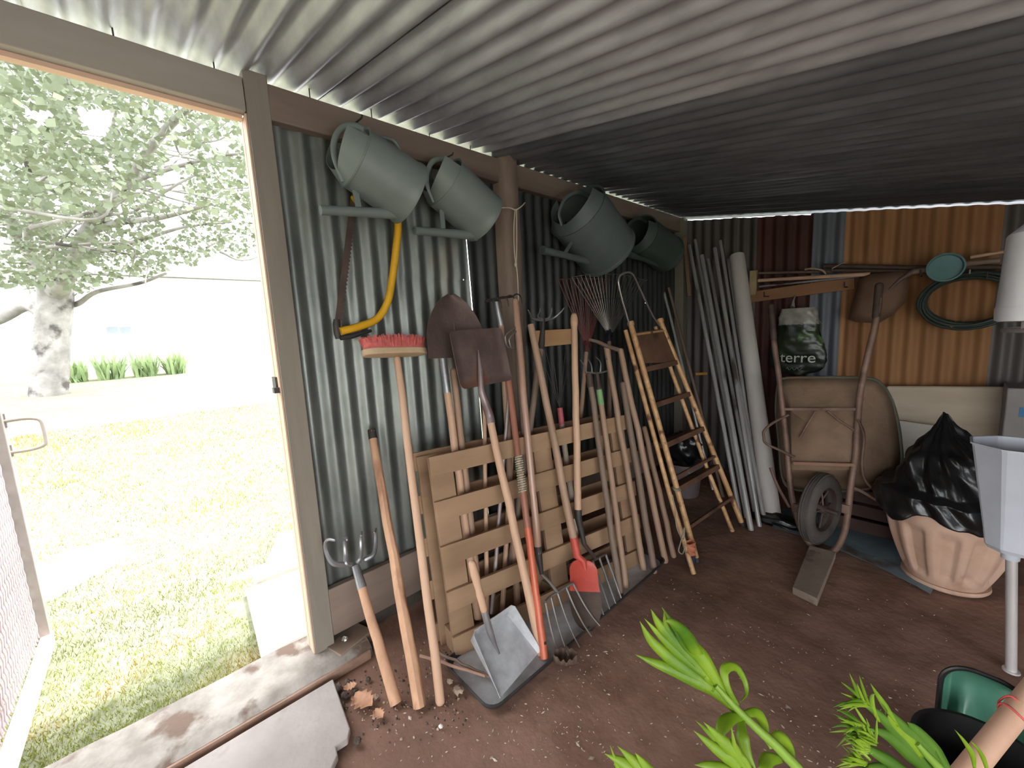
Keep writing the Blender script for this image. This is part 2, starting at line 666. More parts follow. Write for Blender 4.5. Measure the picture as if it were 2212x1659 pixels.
# ---- mesh gate standing open
gate = struct(thing('door_1', 'wire mesh shed gate swung open, painted brown frame', 'door', (-1.68, -0.50, 0)))
gsteel = mat('gate_steel', (128, 120, 116), (150, 142, 136), 6, 0.6, 0.2, .2, c3=(122, 76, 60), s3=1.6, t3=0.55)
b = MB().box((-2.665, -0.505, 0.985), (0.045, 0.075, 1.93))
b.box((-1.72, -.505, .985), (.05, .05, 1.93)).beam((-2.66, -.505, 1.93), (-1.70, -.505, 1.93), .05, .05)
b.build('gate_frame', gsteel, gate, bevel=.003)
b = MB().beam((-2.66, -.478, 0.030), (-1.70, -.478, 0.030), .035, .055)
b.build('bottom_rail', mat('whitewashed_rail', (206, 192, 182), (222, 208, 198), 5, .8), gate)
b = MB()
n = 0
for i in range(30):
    for s_ in (-1, 1):
        x0 = -2.64 + i * 0.031
        pts = []
        for k in range(0, 63):
            z = .06 + k * .03
            x = x0 + s_ * (0.0155 if k % 2 else 0.0)
            pts.append((x, -0.503 + .004 * s_, z))
        b.tube(pts, .0030, 4, cap=False)
b.build('wire_mesh', mat('pink_grey_mesh', (172, 156, 158), (192, 176, 178), 4, .6), gate, sharp=180)
h = MB()
h.tube(catmull([(-2.67, -0.47, 1.028), (-2.67, -.41, 1.03), (-2.67, -0.372, 1.018), (-2.67, -.365, .985), (-2.67, -.365, .93), (-2.67, -.372, .905), (-2.67, -.41, .893), (-2.67, -.47, .893)], 4), .0085, 10)
h.build('handle', mat('gate_handle_steel', (150, 142, 132), (168, 160, 150), 6, .5, .4), gate)
h = MB().box((-2.68, -.468, 1.03), (.03, .012, .06)).box((-2.68, -.468, .9), (.03, .012, .05))
h.build('latch_plate', gsteel, gate)

# ---- latch keeper on the door post
pl = gx(590, 832, XW - .03)
b = MB().box((XW - .06, .352, pl.z), (.05, .012, .055)).box((XW - .03, .345, pl.z - .02), (.03, .02, .02))
tag(b.build('latch_keeper', mat('dark_iron', (60, 56, 54), (80, 74, 70), 8, .6, .5)), 'small iron latch keeper screwed to the edge of the door post', 'latch')

# ---- tree outside
XT = -13.0


def tp(x, y, dx=0.0):
    return gx(x, y, XT + dx)


tr = thing('tree', 'broadleaf tree with a lichened grey trunk standing on the lawn', 'tree', gx(106, 852, XT))
barkm = mat('tree_bark', (104, 100, 96), (146, 142, 138), 3, .9, 0, .8, 8, c3=(72, 66, 64), s3=2.5, t3=.56)
b = MB()
W = lambda px: px * 10.3 / 868 / 2


def limb(pts, w0, w1, seg=8):
    c = catmull(pts, 5)
    b.tube(c, [W(w0) + (W(w1) - W(w0)) * (i / (len(c) - 1)) ** .8 for i in range(len(c))], seg)


limb([tp(104, 870), tp(108, 800), tp(112, 720), tp(120, 650), tp(118, 600)], 50, 46, 12)
limb([tp(118, 640), tp(150, 580, 1), tp(190, 500, 1.5), tp(270, 400, 2.5), tp(340, 300, 3.5), tp(420, 220, 5)], 34, 8)
limb([tp(118, 650), tp(70, 560, 0), tp(20, 470, .5), tp(-60, 350, 1)], 32, 12)
limb([tp(112, 690), tp(60, 660, -.5), tp(0, 690, -.5), tp(-80, 720, -.5)], 26, 12)
limb([tp(118, 620), tp(100, 520, -1), tp(90, 420, -1), tp(120, 280, 0), tp(150, 150, 2)], 26, 8)
limb([tp(130, 665), tp(170, 655, 0), tp(210, 630, .5), tp(300, 612, 1), tp(360, 590, 1.5)], 12, 4)
limb([tp(190, 500, 1.5), tp(260, 480, 2), tp(350, 470, 3), tp(460, 440, 4)], 16, 4)
limb([tp(150, 580, 1), tp(220, 540, 1), tp(300, 520, 1), tp(400, 490, 1.5), tp(500, 480, 2)], 14, 3)
limb([tp(70, 560, 0), tp(60, 500, 1), tp(75, 420, 2), tp(40, 300, 3)], 16, 5)
limb([tp(270, 400, 2.5), tp(320, 380, 3), tp(420, 350, 4), tp(520, 330, 5)], 10, 3)
limb([tp(100, 520, -1), tp(160, 420, -2), tp(230, 310, -2), tp(260, 200, -1)], 16, 5)
rr = random.Random(5)
for k in range(46):
    x, y = rr.uniform(-20, 480), rr.uniform(150, 560)
    dx = rr.uniform(-2, 5)
    p0 = tp(x, y, dx)
    limb([p0, p0 + V((rr.uniform(-.6, .6), rr.uniform(.2, 1.2), rr.uniform(-.2, .7))), p0 + V((rr.uniform(-.8, .8), rr.uniform(.8, 2.2), rr.uniform(-.6, .9)))], 5, 1.5, 5)
b.build('trunk', barkm, tr, sharp=180)
leafm = mat('tree_leaf', (84, 92, 70), (112, 118, 94), 1.5, .6, 0, trans=.3)
b = MB()
for k in range(21000):
    while True:
        x, y = rr.uniform(-140, 620), rr.uniform(-160, 650)
        edge = 620 - max(0, x - 180) * 0.22 + 40 * mnoise.noise(V((x * .02, 1, 1)))
        dens = mnoise.noise(V((x * .012, y * .014, 7)))
        if y < edge and dens > -0.32:
            break
    dx = rr.uniform(-2.5, 6.5) * (1 if y < 450 else .6)
    p = tp(x, y, dx)
    L_ = rr.uniform(.06, .14)
    d = V((rr.gauss(0, 1), rr.gauss(0, 1), rr.gauss(-.3, .7))).normalized()
    s_ = d.cross(V((rr.gauss(0, 1), rr.gauss(0, 1), rr.gauss(0, 1)))).normalized() * L_ * .42
    b.add([p, p + d * L_ * .45 + s_, p + d * L_, p + d * L_ * .45 - s_], [(0, 1, 2, 3)])
o = b.build('foliage', leafm, tr)
o['kind'] = 'stuff'

# ---- house beyond the lawn
HX = -17.2
hb = gx(280, 800, HX)
hs = thing('house', 'white rendered house far across the lawn behind the tree', 'building', (HX, hb.y, lawn_z(HX)))
white = mat('white_render', (232, 232, 228), (240, 240, 236), 2, .9)
b = MB().box((HX - 3, 0.2, lawn_z(HX) + 1.35), (6, 15, 3.1))
b.build('wall', white, hs)
b = MB()
y0, y1, zt = -7.6, 8.0, lawn_z(HX) + 2.9
b.add([(HX + .4, y0, zt), (HX + .4, y1, zt), (HX - 3, y1, zt + 1.6), (HX - 3, y0, zt + 1.6), (HX - 6.4, y1, zt), (HX - 6.4, y0, zt)],
      [(0, 1, 2, 3), (3, 2, 4, 5), (0, 3, 5), (1, 4, 2)])
b.build('roof', mat('slate_roof', (150, 150, 152), (166, 166, 168), 6, .7), hs, solid=.08)
pane = mat('dull_window', (116, 122, 128), (130, 136, 142), 3, .3)
for px in (243, 271):
    c = gx(px, 713, HX + .01)
    f = MB().box(c, (.06, .36, .30)).build('window', white, hs)
    MB().box(c + V((.03, 0, 0)), (.03, .25, .20)).build('pane', pane, f)

# ---- agapanthus clumps in front of the house
ag = mat('agapanthus_leaf', (120, 140, 96), (160, 176, 130), 1.2, .6, 0, trans=.3)
def clump(px, py, wpx, label):
    p0 = gx(px, py, -15.3)
    p0.z = lawn_z(p0.x) - .02
    root = thing('agapanthus', label, 'plant', p0, 'strappy plants along the house wall')
    m = MB()
    for k in range(60):
        a = rr.uniform(0, 2 * pi)
        Ln = rr.uniform(.55, 1.0)
        out = rr.uniform(.1, .5)
        base = p0 + V((rr.uniform(-.2, .2), rr.uniform(-.2, .2) * wpx / 60, 0))
        d = V((cos(a), sin(a), 0))
        s_ = V((-sin(a), cos(a), 0)) * .03
        pts = []
        for t in (0, .35, .7, 1):
            pts.append(base + d * (out * Ln * t) + V((0, 0, Ln * (t * .95 - out * t * t * .75))))
        vs = []
        for t, q in zip((1, 1.2, .9, .1), pts):
            vs += [q - s_ * t, q + s_ * t]
        m.add(vs, [(0, 1, 3, 2), (2, 3, 5, 4), (4, 5, 7, 6)])
    m.build('foliage', ag, root)
    return root


clump(165, 817, 60, 'strappy green plant clump nearest the tree trunk, by the house')
clump(240, 817, 70, 'strappy plant clump second from the tree trunk, by the house')
clump(315, 812, 70, 'strappy plant clump third from the tree trunk, by the house')
clump(380, 806, 60, 'strappy plant clump farthest from the tree trunk, by the house')
# hedge far left
b = MB()
for k in range(2500):
    p = V((rr.uniform(-16.5, -15.5), rr.uniform(-9, -3.6), lawn_z(-16) + rr.uniform(0, 1.1)))
    d = V((rr.gauss(0, 1), rr.gauss(0, 1), rr.gauss(0, 1))).normalized()
    s_ = d.cross(V((rr.gauss(0, 1), rr.gauss(0, 1), 1))).normalized() * .05
    b.add([p, p + d * .06 + s_, p + d * .14, p + d * .06 - s_], [(0, 1, 2, 3)])
tag(b.build('shrub', ag), 'loose pale shrub far behind the tree trunk', 'shrub')


# ================================================================== PALLET, TRAY AND TOOLS
def zc(p):
    return (V(p) - CAM).dot(CF)


def m_of(px, p):
    return px * zc(p) / FPX


ash = mat('ash_handle', (186, 148, 120), (210, 172, 144), 3, .55, 0, .1, 60, stretch=(1, 1, .08), c3=(152, 116, 92), s3=3, t3=.62)
worn = mat('worn_handle', (150, 120, 98), (178, 146, 122), 3, .6, 0, .1, 60, stretch=(1, 1, .08), c3=(112, 82, 62), s3=3, t3=.6)
split_wood = mat('split_handle', (170, 130, 102), (206, 162, 130), 10, .75, 0, .5, 60, stretch=(1, 1, .06), c3=(128, 82, 58), s3=6, t3=.56)
oldwood = mat('grey_brown_handle', (114, 95, 81), (140, 118, 102), 3, .65, 0, .15, 60, stretch=(1, 1, .08))
polished = mat('polished_handle', (156, 120, 102), (178, 142, 122), 3, .28, 0, .05, 60, stretch=(1, 1, .08))
pale = mat('pallet_pine', (140, 111, 85), (169, 137, 107), 4, .8, 0, .25, 50, stretch=(1, .12, 1), c3=(120, 90, 64), s3=3, t3=.6)
pine_light = mat('planed_pine', (196, 152, 108), (216, 174, 130), 4, .7, 0, .15, 50, stretch=(1, .12, 1))
rust = mat('rusty_steel', (92, 76, 72), (118, 98, 92), 8, .6, .45, .3, 50, c3=(126, 88, 70), s3=4, t3=.6)
rustdark = mat('dark_rusty_steel', (72, 58, 53), (96, 78, 70), 8, .65, .4, .3, 50)
steel = mat('worn_steel', (140, 140, 142), (172, 170, 172), 8, .4, .7, .15, 50, c3=(110, 92, 82), s3=4, t3=.62)
wire = mat('dull_wire', (132, 126, 122), (164, 158, 152), 8, .45, .7)
dark = mat('dark_iron', (60, 56, 54), (80, 74, 70), 8, .6, .5)
redpaint = mat('red_paint', (178, 66, 54), (200, 86, 72), 8, .5, 0, .1, 40, c3=(120, 74, 66), s3=5, t3=.62)
galvtray = mat('galvanised_pan', (168, 168, 170), (196, 196, 198), 18, .45, .2, .1, 60, c3=(122, 104, 92), s3=3, t3=.66)
blackrim = mat('black_edge', (44, 42, 42), (66, 62, 60), 8, .6, .2, .2)
cordm = mat('pale_cord', (196, 182, 166), (214, 202, 188), 20, .8)
twine = mat('grey_twine', (130, 120, 104), (156, 146, 128), 20, .85)

# ---- pallet used as a rack: double faced, standing on its long edge
PL0, PL1 = gz(985, 1425), gz(1395, 1215)
PTL = gx(940, 986, -1.392)
pe = (PL1 - PL0)
PLEN = pe.length
pe.normalize()
pu = (PTL - PL0)
pu = (pu - pe * pu.dot(pe))
PHT = pu.length
pu.normalize()
pn = pe.cross(pu).normalized()
if pn.x < 0:
    pn = -pn
pal = thing('pallet', 'pine pallet standing on its long edge against the wall, tools stuck between its slats', 'pallet', PL0)


def pp(a, h, d):
    """a along the pallet, h up the pallet, d in front (+) of its front face"""
    return PL0 + pe * a + pu * h + pn * d


def pboard(a0, h0, a1, h1, d, t, name):
    m = MB()
    c = pp((a0 + a1) / 2, (h0 + h1) / 2, d)
    R = Matrix((pe, pu, pn)).transposed()
    m.box(c, (a1 - a0, h1 - h0, t), R, jit=.0015)
    return m.build(name, pale, pal, bevel=.0015)


for k in range(5):
    h = 0.005 + k * (PHT - .085) / 4
    pboard(0, h, PLEN, h + .080, -.009, .018, 'slat')
for k in range(5):
    h = 0.02 + k * (PHT - .085) / 4
    pboard(-.03, h, PLEN - .03, h + .078, -.137, .016, 'slat')
for a in (0.005, PLEN * .5 - .05, PLEN - .105):
    pboard(a, 0, a + .1, PHT - .004, -.029, .020, 'cross_board')
    pboard(a - .02, 0.01, a + .08, PHT - .004, -.119, .018, 'cross_board')
    pboard(a, 0, a + .09, .09, -.074, .068, 'block')
    if a > .1:
        pboard(a, PHT * .45, a + .09, PHT * .45 + .09, -.074, .068, 'block')

# ---- shallow galvanised tray with a black edge under the tools
tray = thing('tray', 'long shallow galvanised metal tray with black edge under the tools', 'tray', (-1.0, 1.3, 0))
cx0, cx1, cy0, cy1 = -1.27, -0.985, 0.72, 1.95


def rrect(x0, x1, y0, y1, r, n=5):
    out = []
    for (cx, cy, a0) in ((x1 - r, y0 + r, -90), (x1 - r, y1 - r, 0), (x0 + r, y1 - r, 90), (x0 + r, y0 + r, 180)):
        for k in range(n + 1):
            a = radians(a0 + 90 * k / n)
            out.append((cx + r * cos(a), cy + r * sin(a)))
    return out


ol = rrect(cx0, cx1, cy0, cy1, .05)
m = MB().prism([(p[0], p[1]) for p in ol], .003, (0, 0, .006), (1, 0, 0), (0, 1, 0))
m.build('pan', galvtray, tray)
m = MB()
n = len(ol)
for (z, grow) in ((0.0, .004), (.026, .010), (.028, .002), (.006, -.004)):
    pass
rings = []
for (z, g) in ((0.0, .0), (.024, .012), (.027, .006), (.008, -.006)):
    cxm, cym = (cx0 + cx1) / 2, (cy0 + cy1) / 2
    rings.append([(p[0] + (g if p[0] > cxm else -g), p[1] + (g if p[1] > cym else -g), z) for p in ol])
vs = [p for r_ in rings for p in r_]
fs = []
for i in range(len(rings) - 1):
    for k in range(n):
        fs.append((i * n + k, i * n + (k + 1) % n, (i + 1) * n + (k + 1) % n, (i + 1) * n + k))
m.add(vs, fs).build('rim', blackrim, tray, sharp=60)


# ---- tool helpers
def straight(m, a, b, r0, r1=None, seg=10, wob=.0025, round_=False):
    a, b = V(a), V(b)
    r1 = r0 if r1 is None else r1
    n = 9
    pts = [a.lerp(b, k / (n - 1)) + V((rnd(-wob, wob), rnd(-wob, wob), 0)) * (0 < k < n - 1) for k in range(n)]
    m.tube(pts, [r0 + (r1 - r0) * k / (n - 1) for k in range(n)], seg, roundcap=round_)
    return m


def axes(B, T):
    """frame of a leaning tool: a up along it, s sideways along the wall, n out into the room"""
    a = (V(T) - V(B)).normalized()
    n = V((1, 0, 0)) - a * a.x
    n.normalize()
    s = a.cross(n).normalized()
    if s.y < 0:
        s = -s
    return a, s, n


def tool(name, label, cat, B, group='long-handled tools along the door-side wall'):
    return thing(name, label, cat, B, group)


def onpal(x, y, d):
    """the place seen at (x,y) that lies d in front of the pallet's front face"""
    q = ray(x, y)
    return CAM + q * ((PL0 + pn * d - CAM).dot(pn) / q.dot(pn))


def reach(P, Q, x, y):
    """extend the line P-Q to where it passes nearest to the sight line of (x,y)"""
    u = (Q - P).normalized()
    w = ray(x, y).normalized()
    k = u.cross(w)
    t = (CAM - P).cross(w).dot(k) / k.dot(k)
    return P + u * t


def through(b, c, t_, d, zb=0.0, db=None):
    """tool line: foot at pixel b (height zb, or db off the pallet), past the pallet top at pixel c, up to pixel t_"""
    P = gz(b[0], b[1], zb) if db is None else onpal(b[0], b[1], db)
    return P, reach(P, onpal(c[0], c[1], d), t_[0], t_[1])


# T1 four-pronged hoe beside the door post
B, T = gz(856, 1520), gx(768, 1222, -1.565)
a, s, n = axes(B, T)
t = tool('cultivator', 'four-pronged hoe standing head up just inside the door post', 'garden hoe', B)
FER = B + (T - B) * .86
straight(MB(), B, FER, .0215, .0165, 12, .0015).build('handle', split_wood, t)
m = MB().tube([FER - a * .02, FER + a * .07, T], [.019, .0155, .013], 12)
m.build('ferrule', steel, t)
bar = [gx(x, y, -1.56) for x, y in ((716, 1222), (735, 1224), (768, 1216), (800, 1206), (822, 1193))]
for i, (x, y) in enumerate(((722, 1218), (748, 1216), (778, 1206), (806, 1198))):
    r = gx(x, y, -1.56)
    m = MB()
    side = s * (-.012 if i == 0 else .006 * i)
    pts = [T.lerp(r, .55), r, r + a * .028 - n * .0 + side, r + a * .062 + n * .012 + side * 1.5, r + a * .083 + n * .036 + side * 1.4, r + a * .081 + n * .066 + side, r + a * .066 + n * .088]
    c = catmull(pts, 4)
    m.tube(c, [.0112 - .0066 * k / (len(c) - 1) for k in range(len(c))], 8, roundcap=True)
    m.build('tine', steel, t)

# T2 plain split stick
B, T = gz(907, 1526), gx(803, 931, -1.645)
t = tool('pole', 'rough split wooden pole with dark tip between the hoe and the red broom', 'pole', B)
straight(MB(), B, T, .0225, .0165, 9, .0025).build('shaft', split_wood, t)
a, s, n = axes(B, T)
MB().tube([T - a * .035, T + a * .006], [.0185, .0165], 10).build('cap', dark, t)

# T3 broom
B, T = gz(951, 1514), gx(858, 776, -1.56)
a, s, n = axes(B, T)
t = tool('broom', 'push broom with red bristles standing handle down against the sheets', 'broom', B)
straight(MB(), B, T, .0170, .0145, 12, .003, True).build('handle', ash, t)
LE, RI = gx(783, 766, -1.55), gx(921, 762, -1.55)
bs = (RI - LE).normalized()
bl = (RI - LE).length
bc = (LE + RI) / 2
out = []
for k in range(28):
    an = 2 * pi * k / 28
    out.append((abs(cos(an)) ** .55 * (1 if cos(an) > 0 else -1) * bl * .5, abs(sin(an)) ** .8 * (1 if sin(an) > 0 else -1) * .035))
up = bs.cross(n).normalized()
if up.z < 0:
    up = -up
nn = up.cross(bs).normalized()
m = MB().prism(out, .026, bc + up * .006, bs, nn)
m.build('block', mat('broom_block', (178, 148, 116), (200, 172, 140), 5, .7, 0, .2), t, bevel=.004)
m = MB()
bm = mat('red_bristles', (186, 88, 84), (214, 116, 108), 60, .85, 0, .6, 120)
brist = random.Random(3)
for k in range(900):
    u, w = brist.uniform(-1, 1), brist.uniform(-1, 1)
    if (abs(u) ** 3 + w * w) > 1:
        continue
    p = bc + up * .018 + bs * (u * bl * .47) + nn * (w * .030)
    q = p + up * brist.uniform(.046, .058) * (1 - .12 * u * u) + bs * (u * .012 + brist.uniform(-.006, .006)) + nn * (w * .012 + brist.uniform(-.006, .006))
    d = bs * .0022 if k % 2 else nn * .0022
    m.add([p - d, p + d, q + d * .8, q - d * .8], [(0, 1, 2, 3)])
m.prism([(u * .955, w * .87) for u, w in out], .044, bc + up * .040, bs, nn)
m.build('bristles', bm, t)['kind'] = 'stuff'


def blade_up(m, c, a, s, n, outline, dish, th=.0022):
    """blade as a dished plate: outline(v)-> half width left,right; v 0..1 along a"""
    def fn(u, v):
        l, r, h = outline(v)
        w = l + (r - l) * u
        return c + a * h + s * w + n * (dish * (4 * (u - .5) ** 2) + .0)
    m.grid(fn, rng(0, 1, 13), rng(0, 1, 17), thick=th)
    return m


# T4 round-pointed shovel stuck in the pallet, blade up
SB, ST = through((1033, 1335), (985, 985), (968, 775), -.075, db=-.075)
a, s, n = axes(SB, ST)
t = tool('shovel', 'big dark pointed shovel, blade up, behind the square one', 'shovel', SB)
fer = reach(SB, ST, 974, 842)
straight(MB(), SB, fer, .0175, .0165, 12).build('handle', ash, t)
m = MB().tube([fer - a * .01, ST, ST + a * .02, ST + a * .10 + n * .006], [.0175, .0165, .015, .006], 12)
m.build('socket', steel, t)
c0 = ST + s * m_of(36, ST) + a * .01 + n * .012
wl = .158


def ptd(v):
    h = .275 * v
    w = wl * (1 - .12 * v) if v < .25 else wl * .97 * max(0.0, 1 - ((v - .25) / .76) ** 1.7) ** .62 + .002
    return (-w, w, h - (.006 if v == 0 else 0))


blade_up(MB(), c0, a, s, n, ptd, .018).build('blade', rust, t, sharp=60)
m = MB().tube([c0 + n * .004 + a * .0, c0 + a * .06 + n * .006, c0 + a * .15 + n * .004], [.013, .010, .004], 10)
m.build('rib', rust, t)

# T5 square shovel in front of the pallet
QB, QT = through((1170, 1412), (1074, 975), (1058, 905), .044, zb=.010)
a, s, n = axes(QB, QT)
t = tool('shovel', 'square-bladed shovel with brown blade up, pale handle on the tray', 'shovel', QB)
straight(MB(), QB, QT, .0185, .0165, 14, .003).build('handle', ash, t)
XQ = QT.x
bl_, br_, tr_, tl_ = gx(985, 843, XQ - .035), gx(1097, 826, XQ - .035), gx(1086, 703, XQ - .085), gx(976, 716, XQ - .085)
bs = ((br_ - bl_) + (tr_ - tl_)).normalized()
bu = ((tl_ - bl_) + (tr_ - br_)).normalized()
bu = (bu - bs * bu.dot(bs)).normalized()
bn = bs.cross(bu).normalized()
if bn.x < 0:
    bn = -bn
bc = (bl_ + br_ + tr_ + tl_) / 4
BW, BH = (br_ - bl_).length, (tl_ - bl_).length
m = MB()
pts = rrect(-BW / 2, BW / 2, -BH / 2, BH / 2, .020)


def sq(u, v):
    x = (u - .5) * BW
    y = (v - .5) * BH
    r = .022
    ex, ey = abs(x) - (BW / 2 - r), abs(y) - (BH / 2 - r)
    if ex > 0 and ey > 0:
        k = math.hypot(ex, ey)
        if k > r:
            x = math.copysign(BW / 2 - r + ex * r / k, x)
            y = math.copysign(BH / 2 - r + ey * r / k, y)
    lip = .010 * max(0, (abs(x) / (BW / 2) - .8) / .2) + .012 * max(0, (-y / (BH / 2) - .8) / .2)
    return bc + bs * x + bu * y + bn * lip


m.grid(sq, rng(0, 1, 21), rng(0, 1, 21), thick=.0025)
m.build('blade', rust, t, sharp=50)
sk = [QT - a * .02, QT + a * .02, gx(1047, 868, XQ - .008), gx(1040, 842, XQ - .018), gx(1033, 800, XQ - .048) + bn * .014, gx(1030, 757, XQ - .066) + bn * .010]
c = catmull(sk, 4)
m = MB().tube(c, [.0195, .0195, .0195, .019, .019, .0185, .018, .0175, .017, .0165, .016, .0155, .015, .014, .013, .012, .011, .009, .007, .005, .003][:len(c)], 12)
m.build('socket', mat('socket_steel', (128, 112, 112), (150, 132, 130), 8, .45, .5, .2), t)

# T6.. poles and handles standing inside the pallet, behind its front slats
def inside(name, label, b, c, tpx, r, material, d=-.075, group='handles stuck inside the pallet', round_=True):
    B, T = through(b, c, tpx, d, db=d)
    t = tool(name, label, 'handle', B, group)
    straight(MB(), B, T, r, r * .9, 10, .001, round_).build('shaft', material, t)
    return t, B, T


inside('tool_handle', 'brown wooden handle right of the pointed shovel handle, inside the pallet', (1040, 1335), (998, 965), (990, 800), .0165, worn, -.080)
inside('tool_handle', 'thin reddish stick behind the square shovel handle, inside the pallet', (1053, 1320), (1047, 950), (1043, 850), .0105, ash, -.095)
inside('tool_handle', 'thin grey metal tube slanting down to the left inside the pallet', (1062, 1325), (1091, 955), (1099, 850), .0095,
       mat('grey_tube', (140, 124, 120), (164, 148, 144), 5, .45, .3), -.055, round_=False)
inside('tool_handle', 'short pinkish handle end showing between the pallet slats left of the green twine', (1085, 1320), (1104, 1000), (1107, 975), .012, ash, -.09)

# T11 bow rake with dark tines behind the square shovel
B, T = through((1118, 1310), (1096, 935), (1078, 697), -.075, db=-.075)
a, s, n = axes(B, T)
t = tool('rake', 'small dark rake head with bent prongs, beside the barked post', 'rake', B)
straight(MB(), B, T, .016, .015, 12).build('handle', worn, t)
T2 = gx(1072, 652, T.x - .012)
XR = T.x - .012
MB().tube([T - a * .015, T2], [.0165, .012], 12).build('ferrule', steel, t)
L_, R_ = gx(1048, 652, XR), gx(1108, 640, XR)
m = MB().tube([L_, (L_ + R_) / 2 + a * .004, R_], .006, 8)
m.build('head_bar', dark, t)
for k in range(5):
    p = L_.lerp(R_, k / 4)
    c = catmull([p, p + n * .03 + a * .004, p + n * .055 - a * .016, p + n * .062 - a * .05], 4)
    MB().tube(c, [.0045 - .003 * i / (len(c) - 1) for i in range(len(c))], 6).build('tine', dark, t)

# double-loop wire claw hanging in front of the barked post
t = None
B, T = through((1150, 1300), (1128, 932), (1120, 712), -.075, db=-.075)
XC = T.x + .06
a, s, n = axes(B, T)
t = tool('wire_claw', 'bent wire claw with two hooked prongs beside the square shovel blade', 'claw', B)
straight(MB(), B, T, .012, .011, 10).build('handle', oldwood, t)
for (dx, dy) in ((0, 0), (9, 9)):
    c = catmull([T, gx(1112 + dx * .5, 708 + dy * .6, XC), gx(1094 + dx * .8, 722 + dy, XC + .012), gx(1092 + dx, 732 + dy, XC + .014), gx(1096 + dx, 748 + dy * .4, XC + .01), gx(1106 + dx, 752, XC)], 5)
    MB().tube(c, .0036, 8).build('prong', wire, t)

# T9 red-brown pole, orange at its foot, with twine
B, T = through((1176, 1422), (1117, 965), (1098, 815), .0265, zb=.016)
a, s, n = axes(B, T)
t = tool('pole', 'orange-red painted pole standing on the tray right of the square shovel handle', 'pole', B)
MID = B.lerp(T, .42)
straight(MB(), MID - a * .003, T, .0150, .0145, 12, .001).build('shaft', mat('red_brown_pole', (140, 88, 70), (162, 108, 88), 4, .45, 0, .05, 40, stretch=(1, 1, .1)), t)
straight(MB(), B, MID, .0155, .0152, 12, .001).build('painted_foot', mat('orange_paint', (190, 92, 62), (208, 112, 80), 4, .4, 0, .05, 40, stretch=(1, 1, .2), c3=(150, 86, 62), s3=3, t3=.62), t)
p = B + a * .055 + n * .013
MB().lathe([(.0001, .004), (.006, .004), (.0065, 0), (.006, -.004)], p, n, 12).build('hanging_hole', dark, t)
c = []
for k in range(90):
    f = k / 89
    c.append(reach(B, T, 1119, 985).lerp(reach(B, T, 1130, 1062), f) + n * (.0175 * sin(k * 1.1)) + s * (.0175 * cos(k * 1.1)))
tag(MB().tube(c, .0026, 5).build('twine', mat('green_white_twine', (128, 156, 132), (196, 206, 190), 90, .8)),
    'green and white twine wound round the red-brown pole', 'twine')

# T10 hay fork, polished handle, head down on the tray
B, T = through((1163, 1195), (1141, 955), (1113, 651), .024, db=.055)
a, s, n = axes(B, T)
t = tool('hay_fork', 'hay fork, prongs down on the tray, tall polished handle by the barked post', 'fork', gz(1225, 1420))
straight(MB(), B, T, .0165, .0155, 14, .002, True).build('handle', polished, t)
NK = onpal(1170, 1240, .065)
MB().tube([B + a * .03, B - a * .01, NK], [.0175, .0165, .009], 12).build('ferrule', dark, t)
tl = [(1178, 1302, 1206, 1410), (1190, 1288, 1228, 1416), (1204, 1280, 1252, 1398), (1222, 1268, 1278, 1375), (1238, 1260, 1296, 1352)]
m = MB()
heads = [gz(x0, y0, .18 - .0) for (x0, y0, x1, y1) in tl]
tips = [gz(x1, y1, .03) for (x0, y0, x1, y1) in tl]
hb = [heads[0].lerp(tips[0], -.02)] + heads[1:]
c = catmull(hb, 4)
m.tube(c, .0055, 8)
m.tube(catmull([NK, (NK + heads[2]) / 2 + n * .01, heads[2]], 5), .007, 8)
m.build('head_bar', wire, t)
for h, q in zip(heads, tips):
    c = catmull([h, h.lerp(q, .35) - V((.004, 0, .012)), h.lerp(q, .7) - V((.004, 0, .012)), q], 5)
    MB().tube(c, [.0052 - .0028 * i / (len(c) - 1) for i in range(len(c))], 8).build('tine', wire, t)

# T12 four-pronged cultivator standing head up
B, T = through((1120, 1100), (1143, 935), (1166, 742), -.088, db=-.088)
B = B + (B - T) * .35
XC = T.x
a, s, n = axes(B, T)
t = tool('cultivator', 'four-pronged cultivator, curved prongs up, before the short pale board', 'garden hoe', B)
straight(MB(), B, T, .017, .016, 12).build('handle', oldwood, t)
N0 = gx(1174, 690, XC - .01)
MB().tube([T - a * .03, T, N0], [.0185, .0175, .009], 12).build('ferrule', dark, t)
for (x1, y1, x2, y2) in ((1150, 688, 1141, 670), (1162, 684, 1167, 666), (1186, 686, 1192, 666), (1194, 688, 1219, 665)):
    e = gx(x2, y2, XC + .035)
    k = gx(x1, y1, XC - .006)
    c = catmull([N0 - a * .005, k, k.lerp(e, .55) + a * -.004 + n * .004, e], 5)
    MB().tube(c, [.0075 - .0045 * i / (len(c) - 1) for i in range(len(c))], 8, roundcap=True).build('tine', steel, t)

# T13 red spade with a point, head down
B, T = through((1240, 1166), (1194, 938), (1144, 702), .026, db=.080)
a, s, n = axes(B, T)
tipp = gz(1266, 1364, .012)
t = tool('spade', 'red-painted pointed spade, blade down, standing on the tray', 'spade', tipp)
straight(MB(), B, T, .0185, .0165, 14, .003).build('handle', worn, t)
shL, shR = onpal(1232, 1232, .095), onpal(1279, 1190, .095)
so = (shL + shR) / 2
MB().tube([B + a * .012, B, B - a * .075, so + n * .012, so - a * .09 + n * .010], [.0195, .0195, .018, .015, .004], 12).build('socket', redpaint, t)
ba = (so - tipp).normalized()
bs = (shR - shL)
bs = (bs - ba * bs.dot(ba)).normalized()
bn = bs.cross(ba).normalized()
if bn.x < 0:
    bn = -bn
Ls = (so - tipp).length
hw = (shR - shL).length / 2 * .90


